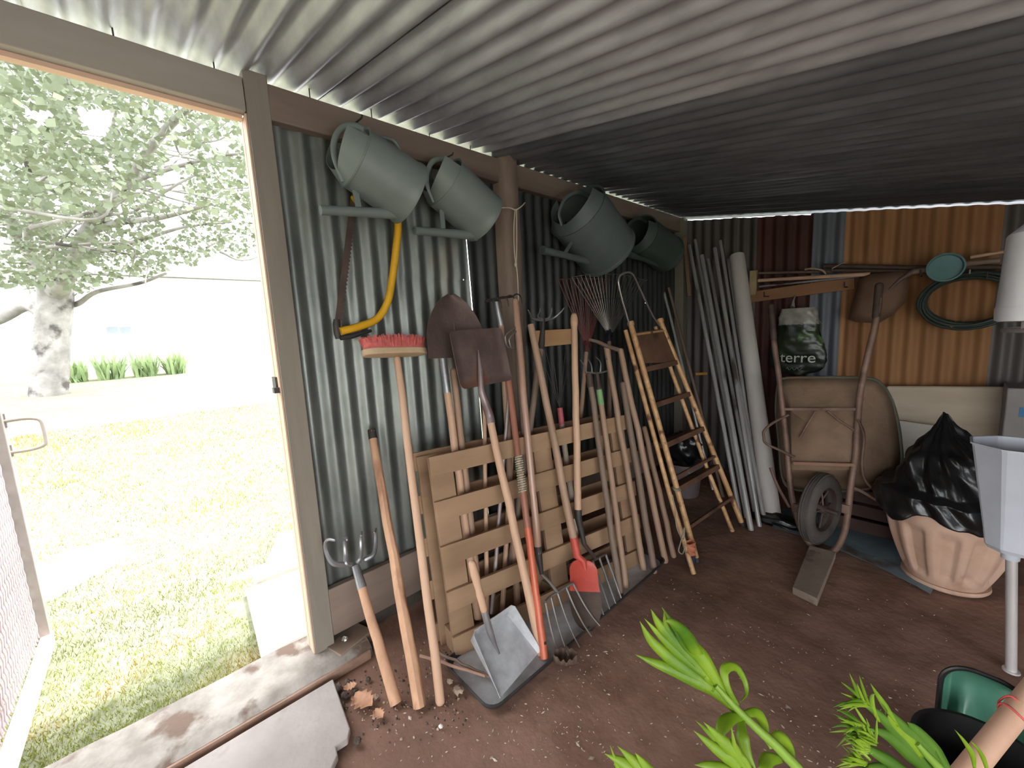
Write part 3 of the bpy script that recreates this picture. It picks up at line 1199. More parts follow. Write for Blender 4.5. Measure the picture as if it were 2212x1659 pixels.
def spade(v):
    w = hw * (1.0 if v < .35 else (1.12 - .0 if v < .55 else 1.12 * math.sqrt(max(0, 1 - ((v - .55) / .46) ** 2)) * 1.0)) + .003
    if .35 <= v < .55:
        w = hw * (1.0 + .12 * (v - .35) / .2) + .003
    w *= min(1, .45 + .55 * math.sqrt(min(1, v / .13)))
    return (-w, w, -Ls * v)


def half(v0, v1, material, nm):
    m = MB()

    def fn(u, v):
        vv = v0 + (v1 - v0) * v
        l, r, h = spade(vv)
        return so + ba * h + bs * (l + (r - l) * u) + bn * (.016 * 4 * (u - .5) ** 2)
    m.grid(fn, rng(0, 1, 11), rng(0, 1, 13), thick=.0025)
    return m.build(nm, material, t, sharp=60)


half(0, .46, redpaint, 'blade')
half(.46, 1.0, rustdark, 'blade_tip')

# T14 digging fork, pale handle with a round end
B, T = through((1249, 1110), (1245, 925), (1242, 682), .024, db=.042)
a, s, n = axes(B, T)
t = tool('digging_fork', 'digging fork, prongs down, pale round-ended handle before the short board', 'fork', gz(1315, 1330))
straight(MB(), B, T - a * .05, .0175, .0165, 14, .002).tube([T - a * .06, T - a * .04, T - a * .015, T], [.0165, .0195, .0195, .016], 14, roundcap=True).build('handle', ash, t)
NK = onpal(1262, 1175, .050)
MB().tube([B + a * .02, B - a * .02, NK], [.0185, .0175, .011], 12).build('ferrule', dark, t)
hx = [onpal(x, y, .052) for x, y in ((1266, 1218), (1280, 1211), (1294, 1204), (1308, 1197))]
MB().tube(catmull([hx[0], hx[1], hx[2], hx[3]], 4), .007, 8).tube([NK, (hx[1] + hx[2]) / 2], .009, 8).build('head_bar', rustdark, t)
for h, (x, y) in zip(hx, ((1304, 1328), (1317, 1316), (1330, 1304), (1342, 1292))):
    q = gz(x, y, .028)
    c = catmull([h, h.lerp(q, .4), h.lerp(q, .8), q], 4)
    MB().tube(c, [.0065 - .003 * i / (len(c) - 1) for i in range(len(c))], 8).build('tine', steel, t)

# short pale board fixed on the wall beside the barked post
cA, cB = gx(1157, 729, -1.60), gx(1234, 730, -1.60)
m = MB().box(((cA + cB) / 2 - V((.012, 0, 0))), (.028, (cB - cA).length + .02, m_of(33, cB)))
tag(m.build('board', pine_light, bevel=.002), 'short pale planed board fixed level beside the barked post', 'board')


# T16 fan rakes
def fan_rake(label, neck, left, right, nt, arch, material, hb, hx, hw, plate, rad=.0019):
    B = pp(hb[0] * PLEN, .02, hb[1])
    t = tool('leaf_rake', label, 'rake', B)
    N = gx(neck[0], neck[1], hx)
    a, s, n = axes(B, N)
    straight(MB(), B, N - a * .02, .0145, .0135, 12).build('handle', hw, t)
    MB().tube([N - a * .05, N + a * .03], [.0155, .012], 10).build('socket', plate, t)
    A_, E_ = gx(left[0], left[1], hx - .045), gx(right[0], right[1], hx - .045)
    m = MB()
    for k in range(nt):
        f = k / (nt - 1)
        e = A_.lerp(E_, f) + a * (arch * (1 - (2 * f - 1) ** 2))
        st = N + s * (.022 * (2 * f - 1))
        d = (e - st).normalized()
        c = catmull([st, st.lerp(e, .5), e, e + d * .014 + n * .012, e + d * .010 + n * .034], 3)
        o = MB().tube(c, rad, 5, cap=False)
        o.build('tine', material, t)
    f0 = .62
    pts = []
    for k in range(9):
        f = k / 8
        e = A_.lerp(E_, f) + a * (arch * (1 - (2 * f - 1) ** 2))
        st = N + s * (.022 * (2 * f - 1))
        pts.append(st.lerp(e, f0))
    MB().tube(pts, .0022, 5).build('spacer_bar', plate, t)
    MB().box(N + a * .005, (.02, .07, .024), Matrix((n, s, a)).transposed()).build('clamp', plate, t)
    return t


redwire = mat('dull_red_tines', (104, 58, 58), (128, 74, 72), 8, .55, .2)
fan_rake('wide wire leaf rake fanned upward behind the round-ended fork handle', (1316, 722), (1238, 604), (1388, 610), 20, .030,
         wire, (.93, -.19), -1.50, oldwood, mat('blue_black_clamp', (36, 40, 52), (52, 56, 70), 6, .4, .3))
fan_rake('dull red leaf rake fanned upward left of the wide wire rake', (1268, 745), (1208, 610), (1312, 610), 15, .008,
         redwire, (.66, -.20), -1.545, worn, redwire, .0024)

# T17 wooden hay rake head
B, T = through((1391, 1232), (1336, 905), (1308, 750), .024)
XH = T.x
a, s, n = axes(B, T)
t = tool('wooden_rake', 'wooden tool with a curved wooden head under the wide wire rake', 'rake', B)
straight(MB(), B, T, .0165, .0150, 12).build('handle', worn, t)
c = catmull([gx(1274, 734, XH), gx(1290, 738, XH + .01), gx(1312, 748, XH + .012), gx(1336, 756, XH + .008)], 4)
MB().tube(c, [.010 + .006 * i / (len(c) - 1) for i in range(len(c))], 8, flat=.8).build('head', oldwood, t)


def lone(label, b, c, tpx, d, r=.0165, material=oldwood, zb=0.0):
    B, T = through(b, c, tpx, d, zb=zb)
    t = tool('tool_handle', label, 'handle', B, 'handles leaning at the far end of the pallet')
    straight(MB(), B, T, r, r * .92, 12, .003, True).build('shaft', material, t)
    return t, B, T


# T19, T20 pair of forks with ferrules up
t, B, T = lone('wooden handle with dark ferrule, left of the pair at the pallet end', (1340, 1288), (1287, 915), (1273, 812), .026, .0160)
a, s, n = axes(B, T)
MB().tube([T - a * .06, T + a * .01], [.0180, .0170], 12).build('ferrule', rustdark, t)
B, T = through((1352, 1270), (1303, 908), (1296, 850), .026)
XF = T.x
a, s, n = axes(B, T)
t = tool('hand_fork', 'fork with prongs up and a green-taped neck, right of the pair', 'fork', B)
straight(MB(), B, T, .0155, .0145, 12).build('handle', worn, t)
MB().tube([T - a * .06, T + a * .025], [.0164, .0158], 12).build('tape', mat('green_tape', (116, 150, 98), (136, 170, 116), 12, .6), t)
N0 = gx(1290, 806, XF - .02)
MB().tube([T + a * .02, N0], [.0165, .008], 10).build('ferrule', rustdark, t)
MB().tube(catmull([gx(1264, 804, XF - .024), gx(1278, 805, XF - .02), N0, gx(1306, 803, XF - .02), gx(1318, 799, XF - .024)], 3), .0048, 8).build('head_bar', steel, t)
for (x, y, x2, y2, x3, y3) in ((1266, 803, 1262, 790, 1254, 778), (1279, 804, 1277, 788, 1269, 774), (1297, 803, 1297, 783, 1287, 771), (1314, 801, 1316, 784, 1308, 772)):
    c = catmull([gx(x, y, XF - .021), gx(x2, y2, XF - .016), gx(x3, y3, XF + .004)], 5)
    MB().tube(c, [.0045 - .0025 * i / (len(c) - 1) for i in range(len(c))], 8).build('tine', steel, t)

lone('dark wooden handle second from the ladder side at the pallet end', (1413, 1233), (1358, 905), (1345, 830), .024, .0175, oldwood)
lone('straight brown handle nearest the stepladder, end on the floor', (1437, 1211), (1372, 905), (1337, 758), .03, .0170, worn)
lone('short brown handle just behind the one nearest the stepladder', (1455, 1200), (1400, 960), (1392, 925), -.03, .0155, worn)

# T22 tool with red tape behind the pallet
B, T = through((1240, 1120), (1216, 935), (1206, 882), -.080, db=-.080)
B = B + (B - T) * .8
a, s, n = axes(B, T)
t = tool('tool_handle', 'handle with pink-red tape and pale end rising behind the pallet top', 'handle', B, 'handles stuck inside the pallet')
straight(MB(), B, T, .0150, .0140, 12).build('shaft', mat('pale_grey_handle', (164, 146, 130), (188, 170, 154), 4, .6), t)
MB().tube([T - a * .085, T + a * .002], [.0152, .0150], 12).build('tape', mat('pink_red_tape', (158, 70, 78), (178, 88, 94), 12, .6), t)
m = MB()
for k in range(6):
    f = (k - 2.5) / 2.5
    e = gx(1180 + 14 * k * .6, 768 - 3 * abs(f) * 4, T.x - .04) + s * f * .05
    m.tube(catmull([T, T.lerp(e, .3), e], 4), .0016, 5, cap=False)
m.build('wire_tines', dark, t)

# ---- galvanised coal scoop standing on the tray
t = tool('dustpan', 'galvanised ash shovel with turned wooden handle standing on the tray', 'scoop', gz(1080, 1512), group='hand tools on the tray')
fl, fr = gz(1082, 1506, .030), gz(1162, 1412, .030)
bl2, br2 = gx(1017, 1384, -1.155), gx(1096, 1328, -1.155)
w_ = (fr - fl).normalized()
m = MB()
mid = lambda u, v: (fl.lerp(fr, u)).lerp(bl2.lerp(br2, u), v)
nrm = (fr - fl).cross(bl2 - fl).normalized()
if nrm.x < 0:
    nrm = -nrm


def scoop(u, v):
    p = mid(min(1, max(0, u)), v)
    e = max(0, abs(u - .5) - .5)
    lift = nrm * (.055 * (.25 + .75 * v)) if (u < 0 or u > 1) else V((0, 0, 0))
    q = p + lift + w_ * ((.012 if u > 1 else -.012) if (u < 0 or u > 1) else 0)
    if v > 1:
        q = mid(min(1, max(0, u)), 1) + nrm * .055 + (bl2 - fl).normalized() * .012
    return q


m.grid(scoop, [-.1, 0, .02, .15, .3, .5, .7, .85, .98, 1, 1.1], [0, .02, .25, .5, .75, .97, 1, 1.1], thick=.0014)
m.build('pan', galvtray, t, sharp=30)
hs_ = gx(1078, 1412, -1.07)
h0, h1 = gx(1044, 1312, -1.10), gx(1020, 1218, -1.135)
MB().tube(catmull([hs_, gx(1060, 1368, -1.085), h0], 5), [.004, .005, .007, .009, .011, .0125, .0130, .0130, .0130, .0130, .0130][:11], 10).build('socket', steel, t)
d = (h1 - h0)
MB().tube([h0 - d * .05, h0 + d * .15, h0 + d * .3, h0 + d * .4, h0 + d * .5, h0 + d * .75, h1], [.0135, .0135, .0145, .0125, .0135, .0165, .0145], 12, roundcap=True).build('handle', ash, t)

# ---- sticks lying at the foot of the pallet
for (p, q, r, mt_, lb) in (((908, 1416), (1048, 1460), .007, polished, 'thin reddish stick lying across the floor into the tray'),
                           ((945, 1408), (1058, 1463), .006, oldwood, 'thin dark stick lying beside the reddish one by the tray')):
    m = MB()
    A_, E_ = gz(p[0], p[1], .030), gz(q[0], q[1], .036)
    straight(m, A_, E_, r, r * .7, 8, .004)
    tag(m.build('stick', mt_), lb, 'stick')


# ================================================================== HUNG ON THE DOOR-SIDE WALL
can_green = mat('grey_green_plastic', (104, 113, 109), (118, 126, 121), 5, .5, 0, .05, 60)
can_dark = mat('dark_green_plastic', (58, 70, 64), (68, 80, 74), 5, .5, 0, .05, 60)
can_grey = mat('slate_plastic', (84, 93, 93), (97, 106, 106), 5, .5, 0, .05, 60)


def watering_can(label, X, m1, m2, b1, b2, tip, root_, carry, back, material, brace=True, thick=.98, rose=None):
    """m1,m2: ends of the mouth; b1,b2: ends of the base; tip/root_: spout ends (pixels), all in the vertical plane X"""
    P = lambda q, dx=0.0: gx(q[0], q[1], X + dx)
    M1, M2, B1, B2 = P(m1), P(m2), P(b1), P(b2)
    Mc, Bc = (M1 + M2) / 2, (B1 + B2) / 2
    a = (Mc - Bc)
    Ln = a.length
    a.normalize()
    f = (M2 - M1)
    f = (f - a * f.dot(a)).normalized()
    n = f.cross(a).normalized()
    if n.x < 0:
        n = -n
    rM, rB = (M2 - M1).length / 2, (B2 - B1).length / 2
    t = thing('watering_can', label, 'watering can', Bc, 'watering cans hung along the wall plate')
    m = MB()
    prof = [(.0001, .012), (rB * .9, .010), (rB * .96, 0), (rB * 1.02, .002), (rB * 1.02, .016), (rB * .985, .022)]
    for k in range(1, 9):
        prof.append((rB * .985 + (rM - rB) * k / 8 * .98, .022 + (Ln - .022) * k / 8))
    prof += [(rM * 1.03, Ln + .002), (rM * 1.03, Ln + .008), (rM * .96, Ln + .006), (rM * .93, Ln * .5), (rB * .9, .03), (.0001, .03)]
    s0 = f
    vs, fs, seg = [], [], 36
    for (r, h) in prof:
        for k in range(seg):
            an = 2 * pi * k / seg
            vs.append(Bc + a * h + f * (cos(an) * r) + n * (sin(an) * r * thick))
    for i in range(len(prof) - 1):
        for k in range(seg):
            k2 = (k + 1) % seg
            fs.append((i * seg + k, i * seg + k2, (i + 1) * seg + k2, (i + 1) * seg + k))
    m.add(vs, fs).build('body', material, t, sharp=45)
    # half cover over the front of the mouth, rising to a point at the back edge
    m = MB()

    def hood(u, v):
        an = radians(-112 + 224 * u)
        r = rM * (1.0 - .22 * v)
        peak = .075 * v * (.55 + .45 * abs(sin(an)))
        return Bc + a * (Ln + .004 + peak) + f * (cos(an) * r - .01 * v) + n * (sin(an) * r * thick)
    m.grid(hood, rng(0, 1, 25), rng(0, 1, 6), thick=.002)
    m.build('hood', material, t, sharp=50)
    # spout
    S0, S1 = P(root_), P(tip)
    m = MB()
    d = (S1 - S0).normalized()
    L_ = (S1 - S0).length
    r1 = m_of(carry_r, S1)
    m.tube([S0 - d * .03, S0, S0.lerp(S1, .5), S1], [.024, .0215, .0175, r1], 16, cap=False)
    m.tube([S1, S1 + d * .003, S1 + d * .003, S1 - d * .05], [r1, r1, r1 * .78, r1 * .78], 16, cap=False)
    m.build('spout', material, t)
    if brace:
        q0 = Bc + a * (Ln * .86) + f * rM * .97
        m = MB().beam(q0, S0.lerp(S1, .52), .022, .005, n)
        m.build('brace', material, t)
    if carry:
        c = catmull([P(q, dx) for q, dx in carry], 6)
        MB().tube(c, .011, 10, flat=.55, up=n).build('handle', material, t)
    if back:
        c = catmull([P(q, dx) for q, dx in back], 6)
        MB().tube(c, .010, 10, flat=.6).build('back_handle', material, t)
    # nail it hangs on
    return t


carry_r = 10
watering_can('large grey-green watering can nearest the doorway, above the yellow saw', -1.535, (796, 290), (741, 396), (907, 364), (861, 478),
             (694, 454), (855, 462), [((798, 292), 0), ((772, 272), 0), ((740, 276), 0), ((722, 305), 0), ((724, 345), 0), ((743, 392), 0)],
             [((800, 292), -.02), ((850, 305), -.03), ((872, 345), -.02)], can_green)
carry_r = 9
watering_can('grey-green watering can between the saw and the middle post', -1.54, (985, 354), (936, 440), (1066, 430), (1024, 518),
             (896, 498), (1018, 508), [((986, 356), 0), ((960, 343), 0), ((932, 352), 0), ((922, 392), 0), ((938, 436), 0)], None, can_green)
carry_r = 9
watering_can('slate watering can with a loop handle just past the middle post', -1.53, (1280, 428), (1212, 490), (1341, 513), (1278, 576),
             (1172, 540), (1262, 562), [((1279, 430), 0), ((1250, 415), 0), ((1222, 428), 0), ((1208, 460), 0), ((1214, 487), 0)],
             [((1276, 420), .02), ((1306, 424), .03), ((1328, 452), .03), ((1332, 492), .02)], can_grey)
watering_can('darkest watering can, farthest along the plate near the corner', -1.54, (1398, 480), (1368, 535), (1452, 520), (1428, 578),
             (1345, 545), (1420, 570), [((1397, 480), 0), ((1378, 472), 0), ((1358, 485), 0), ((1347, 515), 0), ((1362, 540), 0)], None, can_dark, False)
for (x, y) in ((760, 268), (952, 342), (1250, 414), (1378, 470)):
    p = gx(x, y + 6, XW + .03)
    m = MB().tube([V((XW - .01, p.y, p.z + .006)), V((XW + .02, p.y, p.z + .004)), V((-1.53, p.y, p.z - .004)), V((-1.525, p.y, p.z + .004))], .0035, 8)
    tag(m.build('hook', dark), 'iron hook in the wall plate holding a watering can', 'hook', 'iron hooks holding the watering cans')

# ---- bow saw
XB = -1.645
t = thing('bow_saw', 'bow saw with yellow tubular frame hanging below the largest watering can', 'saw', gx(800, 600, XB))
yellow = mat('yellow_enamel', (214, 158, 26), (226, 172, 40), 6, .4, 0, .05, 40, c3=(180, 130, 40), s3=8, t3=.66)
c = catmull([gx(x, y, XB + .012) for x, y in ((764, 432), (790, 418), (838, 430), (859, 478), (855, 540), (846, 610), (836, 655), (815, 688), (780, 704), (735, 716))], 6)
MB().tube(c, m_of(8, c[30]), 12).build('frame', yellow, t)
m = MB()
T0, T1 = gx(764, 430, XB), gx(729, 702, XB)
d = (T1 - T0)
side = V((0, 1, 0)) - d.normalized() * d.normalized().y
side.normalize()
nt = 64
vs = []
for k in range(nt + 1):
    q = T0 + d * (k / nt)
    vs += [q - side * .012 - V((.0007, 0, 0)), q + side * (.012 + (.006 if k % 2 else 0)) - V((.0007, 0, 0)),
           q - side * .012 + V((.0007, 0, 0)), q + side * (.012 + (.006 if k % 2 else 0)) + V((.0007, 0, 0))]
fs = []
for k in range(nt):
    i = k * 4
    fs += [(i, i + 4, i + 5, i + 1), (i + 2, i + 3, i + 7, i + 6), (i, i + 2, i + 6, i + 4), (i + 1, i + 5, i + 7, i + 3)]
m.add(vs, fs).build('blade', rustdark, t)
m = MB().tube([gx(727, 690, XB), gx(727, 700, XB), gx(729, 720, XB), gx(731, 732, XB)], [.012, .015, .015, .011], 10, flat=.7)
m.build('end_fitting', dark, t)
MB().tube([gx(735, 731, XB + .012), gx(760, 726, XB + .012), gx(802, 714, XB + .012)], [.008, .011, .006], 10).build('grip', mat('black_grip', (38, 38, 40), (50, 50, 52), 6, .6), t)
m = MB().tube([V((XW - .01, T0.y, T0.z + .02)), V((-1.60, T0.y, T0.z + .02))], .003, 8)
tag(m.build('nail', dark), 'nail in the wall holding the yellow bow saw', 'nail')

# ---- cord tied round the middle post
t = thing('rope', 'pale cord tied round the middle post with its end hanging down', 'rope', gx(1115, 455, -1.59))
c = catmull([gx(1066, 456, -1.63), gx(1078, 450, -1.585), gx(1100, 449, -1.582), gx(1114, 453, -1.582), gx(1126, 446, -1.585), gx(1134, 438, -1.62)], 5)
MB().tube(c, .0035, 6).build('loop', cordm, t)
m = MB()
m.tube(catmull([gx(1113, 452, -1.575), gx(1110, 490, -1.576), gx(1111, 540, -1.576), gx(1114, 570, -1.574)], 5), .0030, 6)
m.tube(catmull([gx(1116, 452, -1.575), gx(1116, 490, -1.573), gx(1116, 540, -1.573), gx(1115, 570, -1.573)], 5), .0030, 6)
m.tube(catmull([gx(1115, 570, -1.574), gx(1118, 600, -1.573), gx(1120, 650, -1.572)], 5), .0028, 6)
m.build('strand', cordm, t)
kq = gx(1114, 571, -1.572)
MB().lathe([(.0002, -.014), (.006, -.010), (.008, 0), (.005, .010), (.0002, .014)], kq, (0, .2, 1), 10).build('knot', cordm, t)

# ================================================================== FOLDED STEPLADDER
lad_y = mat('ladder_ochre', (176, 132, 88), (206, 166, 120), 22, .55, .1, .2, 60, c3=(104, 64, 42), s3=14, t3=.58)
lad_b = mat('ladder_brown', (94, 66, 50), (116, 84, 64), 8, .6, .1, .2, 50, c3=(70, 48, 38), s3=5, t3=.58)
t = thing('stepladder', 'folded ochre metal stepladder with a wire grab hoop leaning before the pipes', 'ladder', gz(1505, 1212))
LB, RB = gz(1506, 1212), gz(1604, 1134)
LT, RT = gx(1363, 702, -1.265), gx(1427, 695, -1.265)
a, s, n = axes(LB, LT)
m = MB()
for (p, q, nm) in ((LB, LT, 'front_rail'), (RB, RT, 'front_rail')):
    m = MB().tube([p, q], .0155, 12)
    m.build(nm, lad_y, t)
    MB().tube([p - (q - p).normalized() * .002, p + (q - p).normalized() * .02], .018, 12).build('foot', blackrim, t)
off = n * -.036
for (p, q, dx) in ((gz(1507, 1243, .003), LT, 0), (gz(1590, 1150, .003), RT, 0)):
    q2 = q + V((-.036, 0, -.03))
    p2 = p + V((-.02, 0.0, 0))
    MB().tube([p2, p2.lerp(q2, .3) + off * .3, q2], .0125, 12).build('rear_rail', lad_y, t)


def rail(side_, f):
    return (LB.lerp(LT, f) if side_ == 0 else RB.lerp(RT, f))


def tread(f, w, th, name, material, drop=0.0):
    A_, E_ = rail(0, f), rail(1, f)
    m = MB().beam(A_ + s * .012 - n * (w * .5 - .012), E_ - s * .012 - n * (w * .5 - .012), w, th, a)
    return m.build(name, material, t, bevel=.002)


fr = lambda y: (1212 - y) / (1212 - 702.0)
tread(.955, .012, .012, 'top_bar', lad_y)
m = MB()
pA, pB, pC, pD = rail(0, .83), rail(1, .80), rail(1, .965), rail(0, .965)
m.add([pA + n * .004, pB + n * .004, pC + n * .004, pD + n * .004, pA - n * .006, pB - n * .006, pC - n * .006, pD - n * .006],
      [(0, 1, 2, 3), (7, 6, 5, 4), (0, 4, 5, 1), (1, 5, 6, 2), (2, 6, 7, 3), (3, 7, 4, 0)])
m.build('platform', lad_b, t)
for k, f in enumerate((.80, .645, .475, .29)):
    tread(f, .085, .030, 'tread', lad_b)
tread(.135, .018, .018, 'cross_bar', lad_b)
tread(.34, .016, .016, 'cross_bar', lad_b)
hoop = catmull([LT - V((0, 0, .03)), gx(1342, 640, -1.27), gx(1336, 604, -1.27), gx(1348, 590, -1.272), gx(1366, 592, -1.272), gx(1384, 628, -1.27), gx(1410, 682, -1.265), RT - V((0, 0, .03))], 6)
MB().tube(hoop, .0058, 10).build('grab_hoop', mat('bright_wire', (176, 172, 170), (196, 192, 190), 8, .3, .8), t)
for p in (LT, RT):
    MB().lathe([(.0002, -.004), (.019, -.004), (.021, .006), (.019, .02), (.0002, .022)], p, (LT - LB).normalized(), 12).build('rail_cap', lad_y, t)
# cord and cloth tied to the ladder
c = catmull([gx(1452, 1068, -.93), gx(1458, 1100, -.915), gx(1462, 1140, -.89), gx(1476, 1165, -.875), gx(1478, 1140, -.88), gx(1470, 1172, -.87), gx(1466, 1190, -.865), gx(1474, 1196, -.862), gx(1479, 1182, -.865), gx(1478, 1170, -.868)], 5)
m = MB().tube(c, .0032, 6)
for k in range(4):
    q = rail(0, .30 - k * .006)
    m.tube([q + V((.019 * cos(x), .019 * sin(x) - .006, .004 * k)) for x in rng(0, 2 * pi, 14)], .003, 5)
tag(m.build('string', twine), 'loop of grey string tied round the ladder rail', 'string')
q = gx(1491, 1186, -.865)
m = MB()
for k in range(14):
    z0 = -.03 + k * .005
    m.tube([q + V((.020 * cos(x) + .003 * sin(3 * x + k), .024 * sin(x), z0 + .004 * sin(x + k))) for x in rng(0, 2 * pi, 16)], .0045, 5)
rt = thing('rope', 'orange and navy rope wrapped round the foot of the stepladder', 'rope', q)
m.build('orange_coils', mat('orange_rope', (176, 104, 76), (196, 126, 96), 40, .85), rt)
m = MB()
for k in range(8):
    z0 = -.068 + k * .005
    m.tube([q + V((.022 * cos(x), .025 * sin(x), z0)) for x in rng(0, 2 * pi, 16)], .0048, 5)
m.build('navy_coils', mat('navy_rope', (46, 42, 62), (58, 54, 76), 40, .85), rt)

# ================================================================== PIPES IN THE CORNER
pipem = mat('pipe_zinc', (184, 182, 178), (208, 206, 202), 6, .3, .5, .1, 40, stretch=(1, 1, .15), c3=(106, 100, 92), s3=4, t3=.62)
pipeG = 'galvanised pipes leaning in the corner'
pipes = [((1489, 530), (1601, 1128), 9, 'leftmost galvanised pipe of the bundle in the corner'),
         ((1501, 518), (1612, 1140), 10, 'galvanised pipe second from the left of the corner bundle'),
         ((1516, 552), (1622, 1144), 11, 'galvanised pipe third from the left of the corner bundle'),
         ((1530, 560), (1633, 1142), 10, 'galvanised pipe fourth from the left of the corner bundle'),
         ((1544, 536), (1640, 1136), 9, 'galvanised pipe fifth from the left of the corner bundle'),
         ((1556, 520), (1647, 1132), 10, 'galvanised pipe third from the white pipe in the corner'),
         ((1561, 650), (1652, 1128), 8, 'shorter galvanised pipe second from the white pipe in the corner'),
         ((1573, 560), (1655, 1126), 9, 'galvanised pipe right beside the white pipe in the corner')]
for i, (tp_, bp, w, lb) in enumerate(pipes):
    B = gz(bp[0], bp[1] - (22 if i % 2 else 0))
    T = gy(tp_[0], tp_[1], 3.58 if i % 2 else 3.50)
    r = (.0160 if w > 9 else .0140) if not i % 2 else .0120
    a = (T - B).normalized()
    m = MB().tube([B, B.lerp(T, .5), T], r, 14, cap=False)
    m.tube([T, T, T - a * .12], [r, r * .82, r * .82], 14, cap=False)
    m.tube([B, B, B + a * .1], [r, r * .82, r * .82], 14, cap=False)
    tag(m.build('pipe', pipem), lb, 'pipe', pipeG)
B, T = gz(1668, 1120), gy(1592, 553, 3.56)
r = m_of(16, (B + T) / 2)
a = (T - B).normalized()
m = MB().tube([B, B.lerp(T, .5), T], r, 20, cap=False)
m.tube([T, T, T - a * .2], [r, r * .9, r * .9], 20, cap=False).tube([B, B, B + a * .2], [r, r * .9, r * .9], 20, cap=False)
tag(m.build('pipe', mat('white_plastic_pipe', (196, 186, 178), (212, 204, 198), 3, .45, 0, .03, 40, stretch=(1, 1, .2))), 'thick white plastic pipe at the right of the corner bundle', 'pipe')
for (tp_, bp, r, Y, mt_, lb, nm) in (((1424, 588), (1540, 1058), .011, 3.38, pipem, 'thin grey rod left of the pipe bundle, behind the ladder hoop', 'rod'),
                                     ((1444, 622), (1562, 1074), .012, 3.40, oldwood, 'second thin rod left of the pipe bundle, behind the ladder top', 'rod')):
    T = gy(tp_[0], tp_[1], Y)
    B = gz(bp[0], bp[1])
    m = MB()
    straight(m, B, T, r, r, 10, .002)
    tag(m.build(nm, mt_), lb, nm)
a_, b_ = gy(1479, 512, YB - .115), gy(1490, 640, YB - .115)
tag(MB().beam(a_, b_, .028, .016, (0, -1, 0)).build('slat', worn, bevel=.002), 'short flat brown slat fixed to the corner post left of the pipe tops', 'slat')
m = MB()
q0, q1 = gx(1503, 808, -1.2), gx(1528, 808, -1.2)
q0 = gy(1503, 808, 3.17)
q1 = gy(1528, 807, 3.17)
m.beam(q0, q1, .003, .018, (0, 0, 1), 4)
tag(m.build('tape', mat('orange_tape', (168, 120, 40), (186, 138, 56), 6, .5)), 'scrap of orange tape stuck across the galvanised pipes', 'tape')

# ---- bucket and black bag behind the ladder
bq = gz(1478, 1066)
t = thing('bucket', 'dull grey bucket standing behind the stepladder', 'bucket', bq)
R0 = m_of(36, bq)
m = MB().lathe([(.0001, .004), (R0 * .78, 0), (R0 * .8, .01), (R0, .24), (R0 * 1.06, .242), (R0 * 1.06, .256), (R0 * .97, .256), (R0 * .76, .02), (.0001, .02)], bq, seg=28)
m.build('body', mat('bucket_plastic', (96, 84, 84), (110, 98, 98), 5, .55), t)
c = catmull([bq + V((0, R0, .25)), bq + V((.10, R0 * .7, .20)), bq + V((.14, 0, .17)), bq + V((.10, -R0 * .7, .20)), bq + V((0, -R0, .25))], 5)
MB().tube(c, .003, 6).build('bail', wire, t)
blackfilm = mat('black_film', (18, 18, 19), (26, 26, 28), 4, .28, 0, .4, 26, spec=.6)
m = MB()


def lump(c, rx, ry, rz, seed, amp=.18, nu=26, nv=14):
    def fn(u, v):
        th = 2 * pi * u
        ph = pi * v
        d = V((sin(ph) * cos(th), sin(ph) * sin(th), cos(ph)))
        k = 1 + amp * mnoise.noise(d * 2.2 + V((seed, 0, 0))) + amp * .5 * mnoise.noise(d * 5 + V((0, seed, 0)))
        return V(c) + V((d.x * rx * k, d.y * ry * k, d.z * rz * k))
    return fn


m.grid(lump(bq + V((0, 0, .36)), R0 * .86, R0 * .9, .12, 4.0, .3), rng(0, 1, 34), rng(0.0, 1, 20))
tag(m.build('plastic_bag', blackfilm, sharp=70), 'crumpled black plastic bag stuffed in the bucket behind the ladder', 'bag')

# ================================================================== WHEELBARROW
t = thing('wheelbarrow', 'rusty wheelbarrow tipped upright on its wheel against the back wall', 'wheelbarrow', gz(1775, 1195))
WN = V((0.0, -1, .17)).normalized()
WP = V((-.39, 2.64, .0))


def wp(x, y, off=0.0):
    d = ray(x, y)
    return CAM + d * ((WP + WN * off - CAM).dot(WN) / d.dot(WN))


tub = mat('barrow_tubes', (112, 88, 76), (140, 112, 98), 8, .6, .3, .3, 50, c3=(96, 70, 58), s3=5, t3=.56)
tray_m = mat('barrow_rust', (124, 100, 80), (146, 120, 98), 6, .75, .15, .4, 40, c3=(110, 78, 60), s3=2.4, t3=.56)
tray_dk = mat('barrow_green_edge', (86, 88, 76), (104, 104, 90), 6, .7, .15, .3, 40, c3=(110, 80, 60), s3=4, t3=.56)
right = [(1899, 622, 0), (1898, 650, 0), (1891, 700, 0), (1872, 780, 0), (1858, 850, 0), (1852, 920, 0), (1848, 985, 0), (1838, 1050, .0), (1831, 1110, 0), (1822, 1155, 0), (1806, 1185, 0), (1785, 1194, 0)]
left = [(1666, 665, -.01), (1672, 740, -.01), (1682, 810, 0), (1690, 880, 0), (1698, 950, 0), (1704, 1020, 0), (1712, 1080, 0), (1724, 1125, 0), (1742, 1165, 0), (1762, 1187, 0), (1785, 1194, 0)]
rp = [wp(x, y, o) for x, y, o in right]
lp = [wp(x, y, o) for x, y, o in left]
MB().tube(catmull(lp + rp[::-1][1:], 5), .0155, 12, roundcap=True).build('tube_frame', tub, t)
q = [rp[0], rp[0].lerp(rp[1], 1)]
MB().tube([rp[0] + (rp[0] - rp[1]).normalized() * .012, rp[0].lerp(rp[2], .8)], [.0185, .0175], 12, roundcap=True).build('grip', rustdark, t)
MB().tube([lp[0] + (lp[0] - lp[1]).normalized() * .012, lp[0].lerp(lp[1], .9)], [.0185, .0175], 12, roundcap=True).build('grip', rustdark, t)
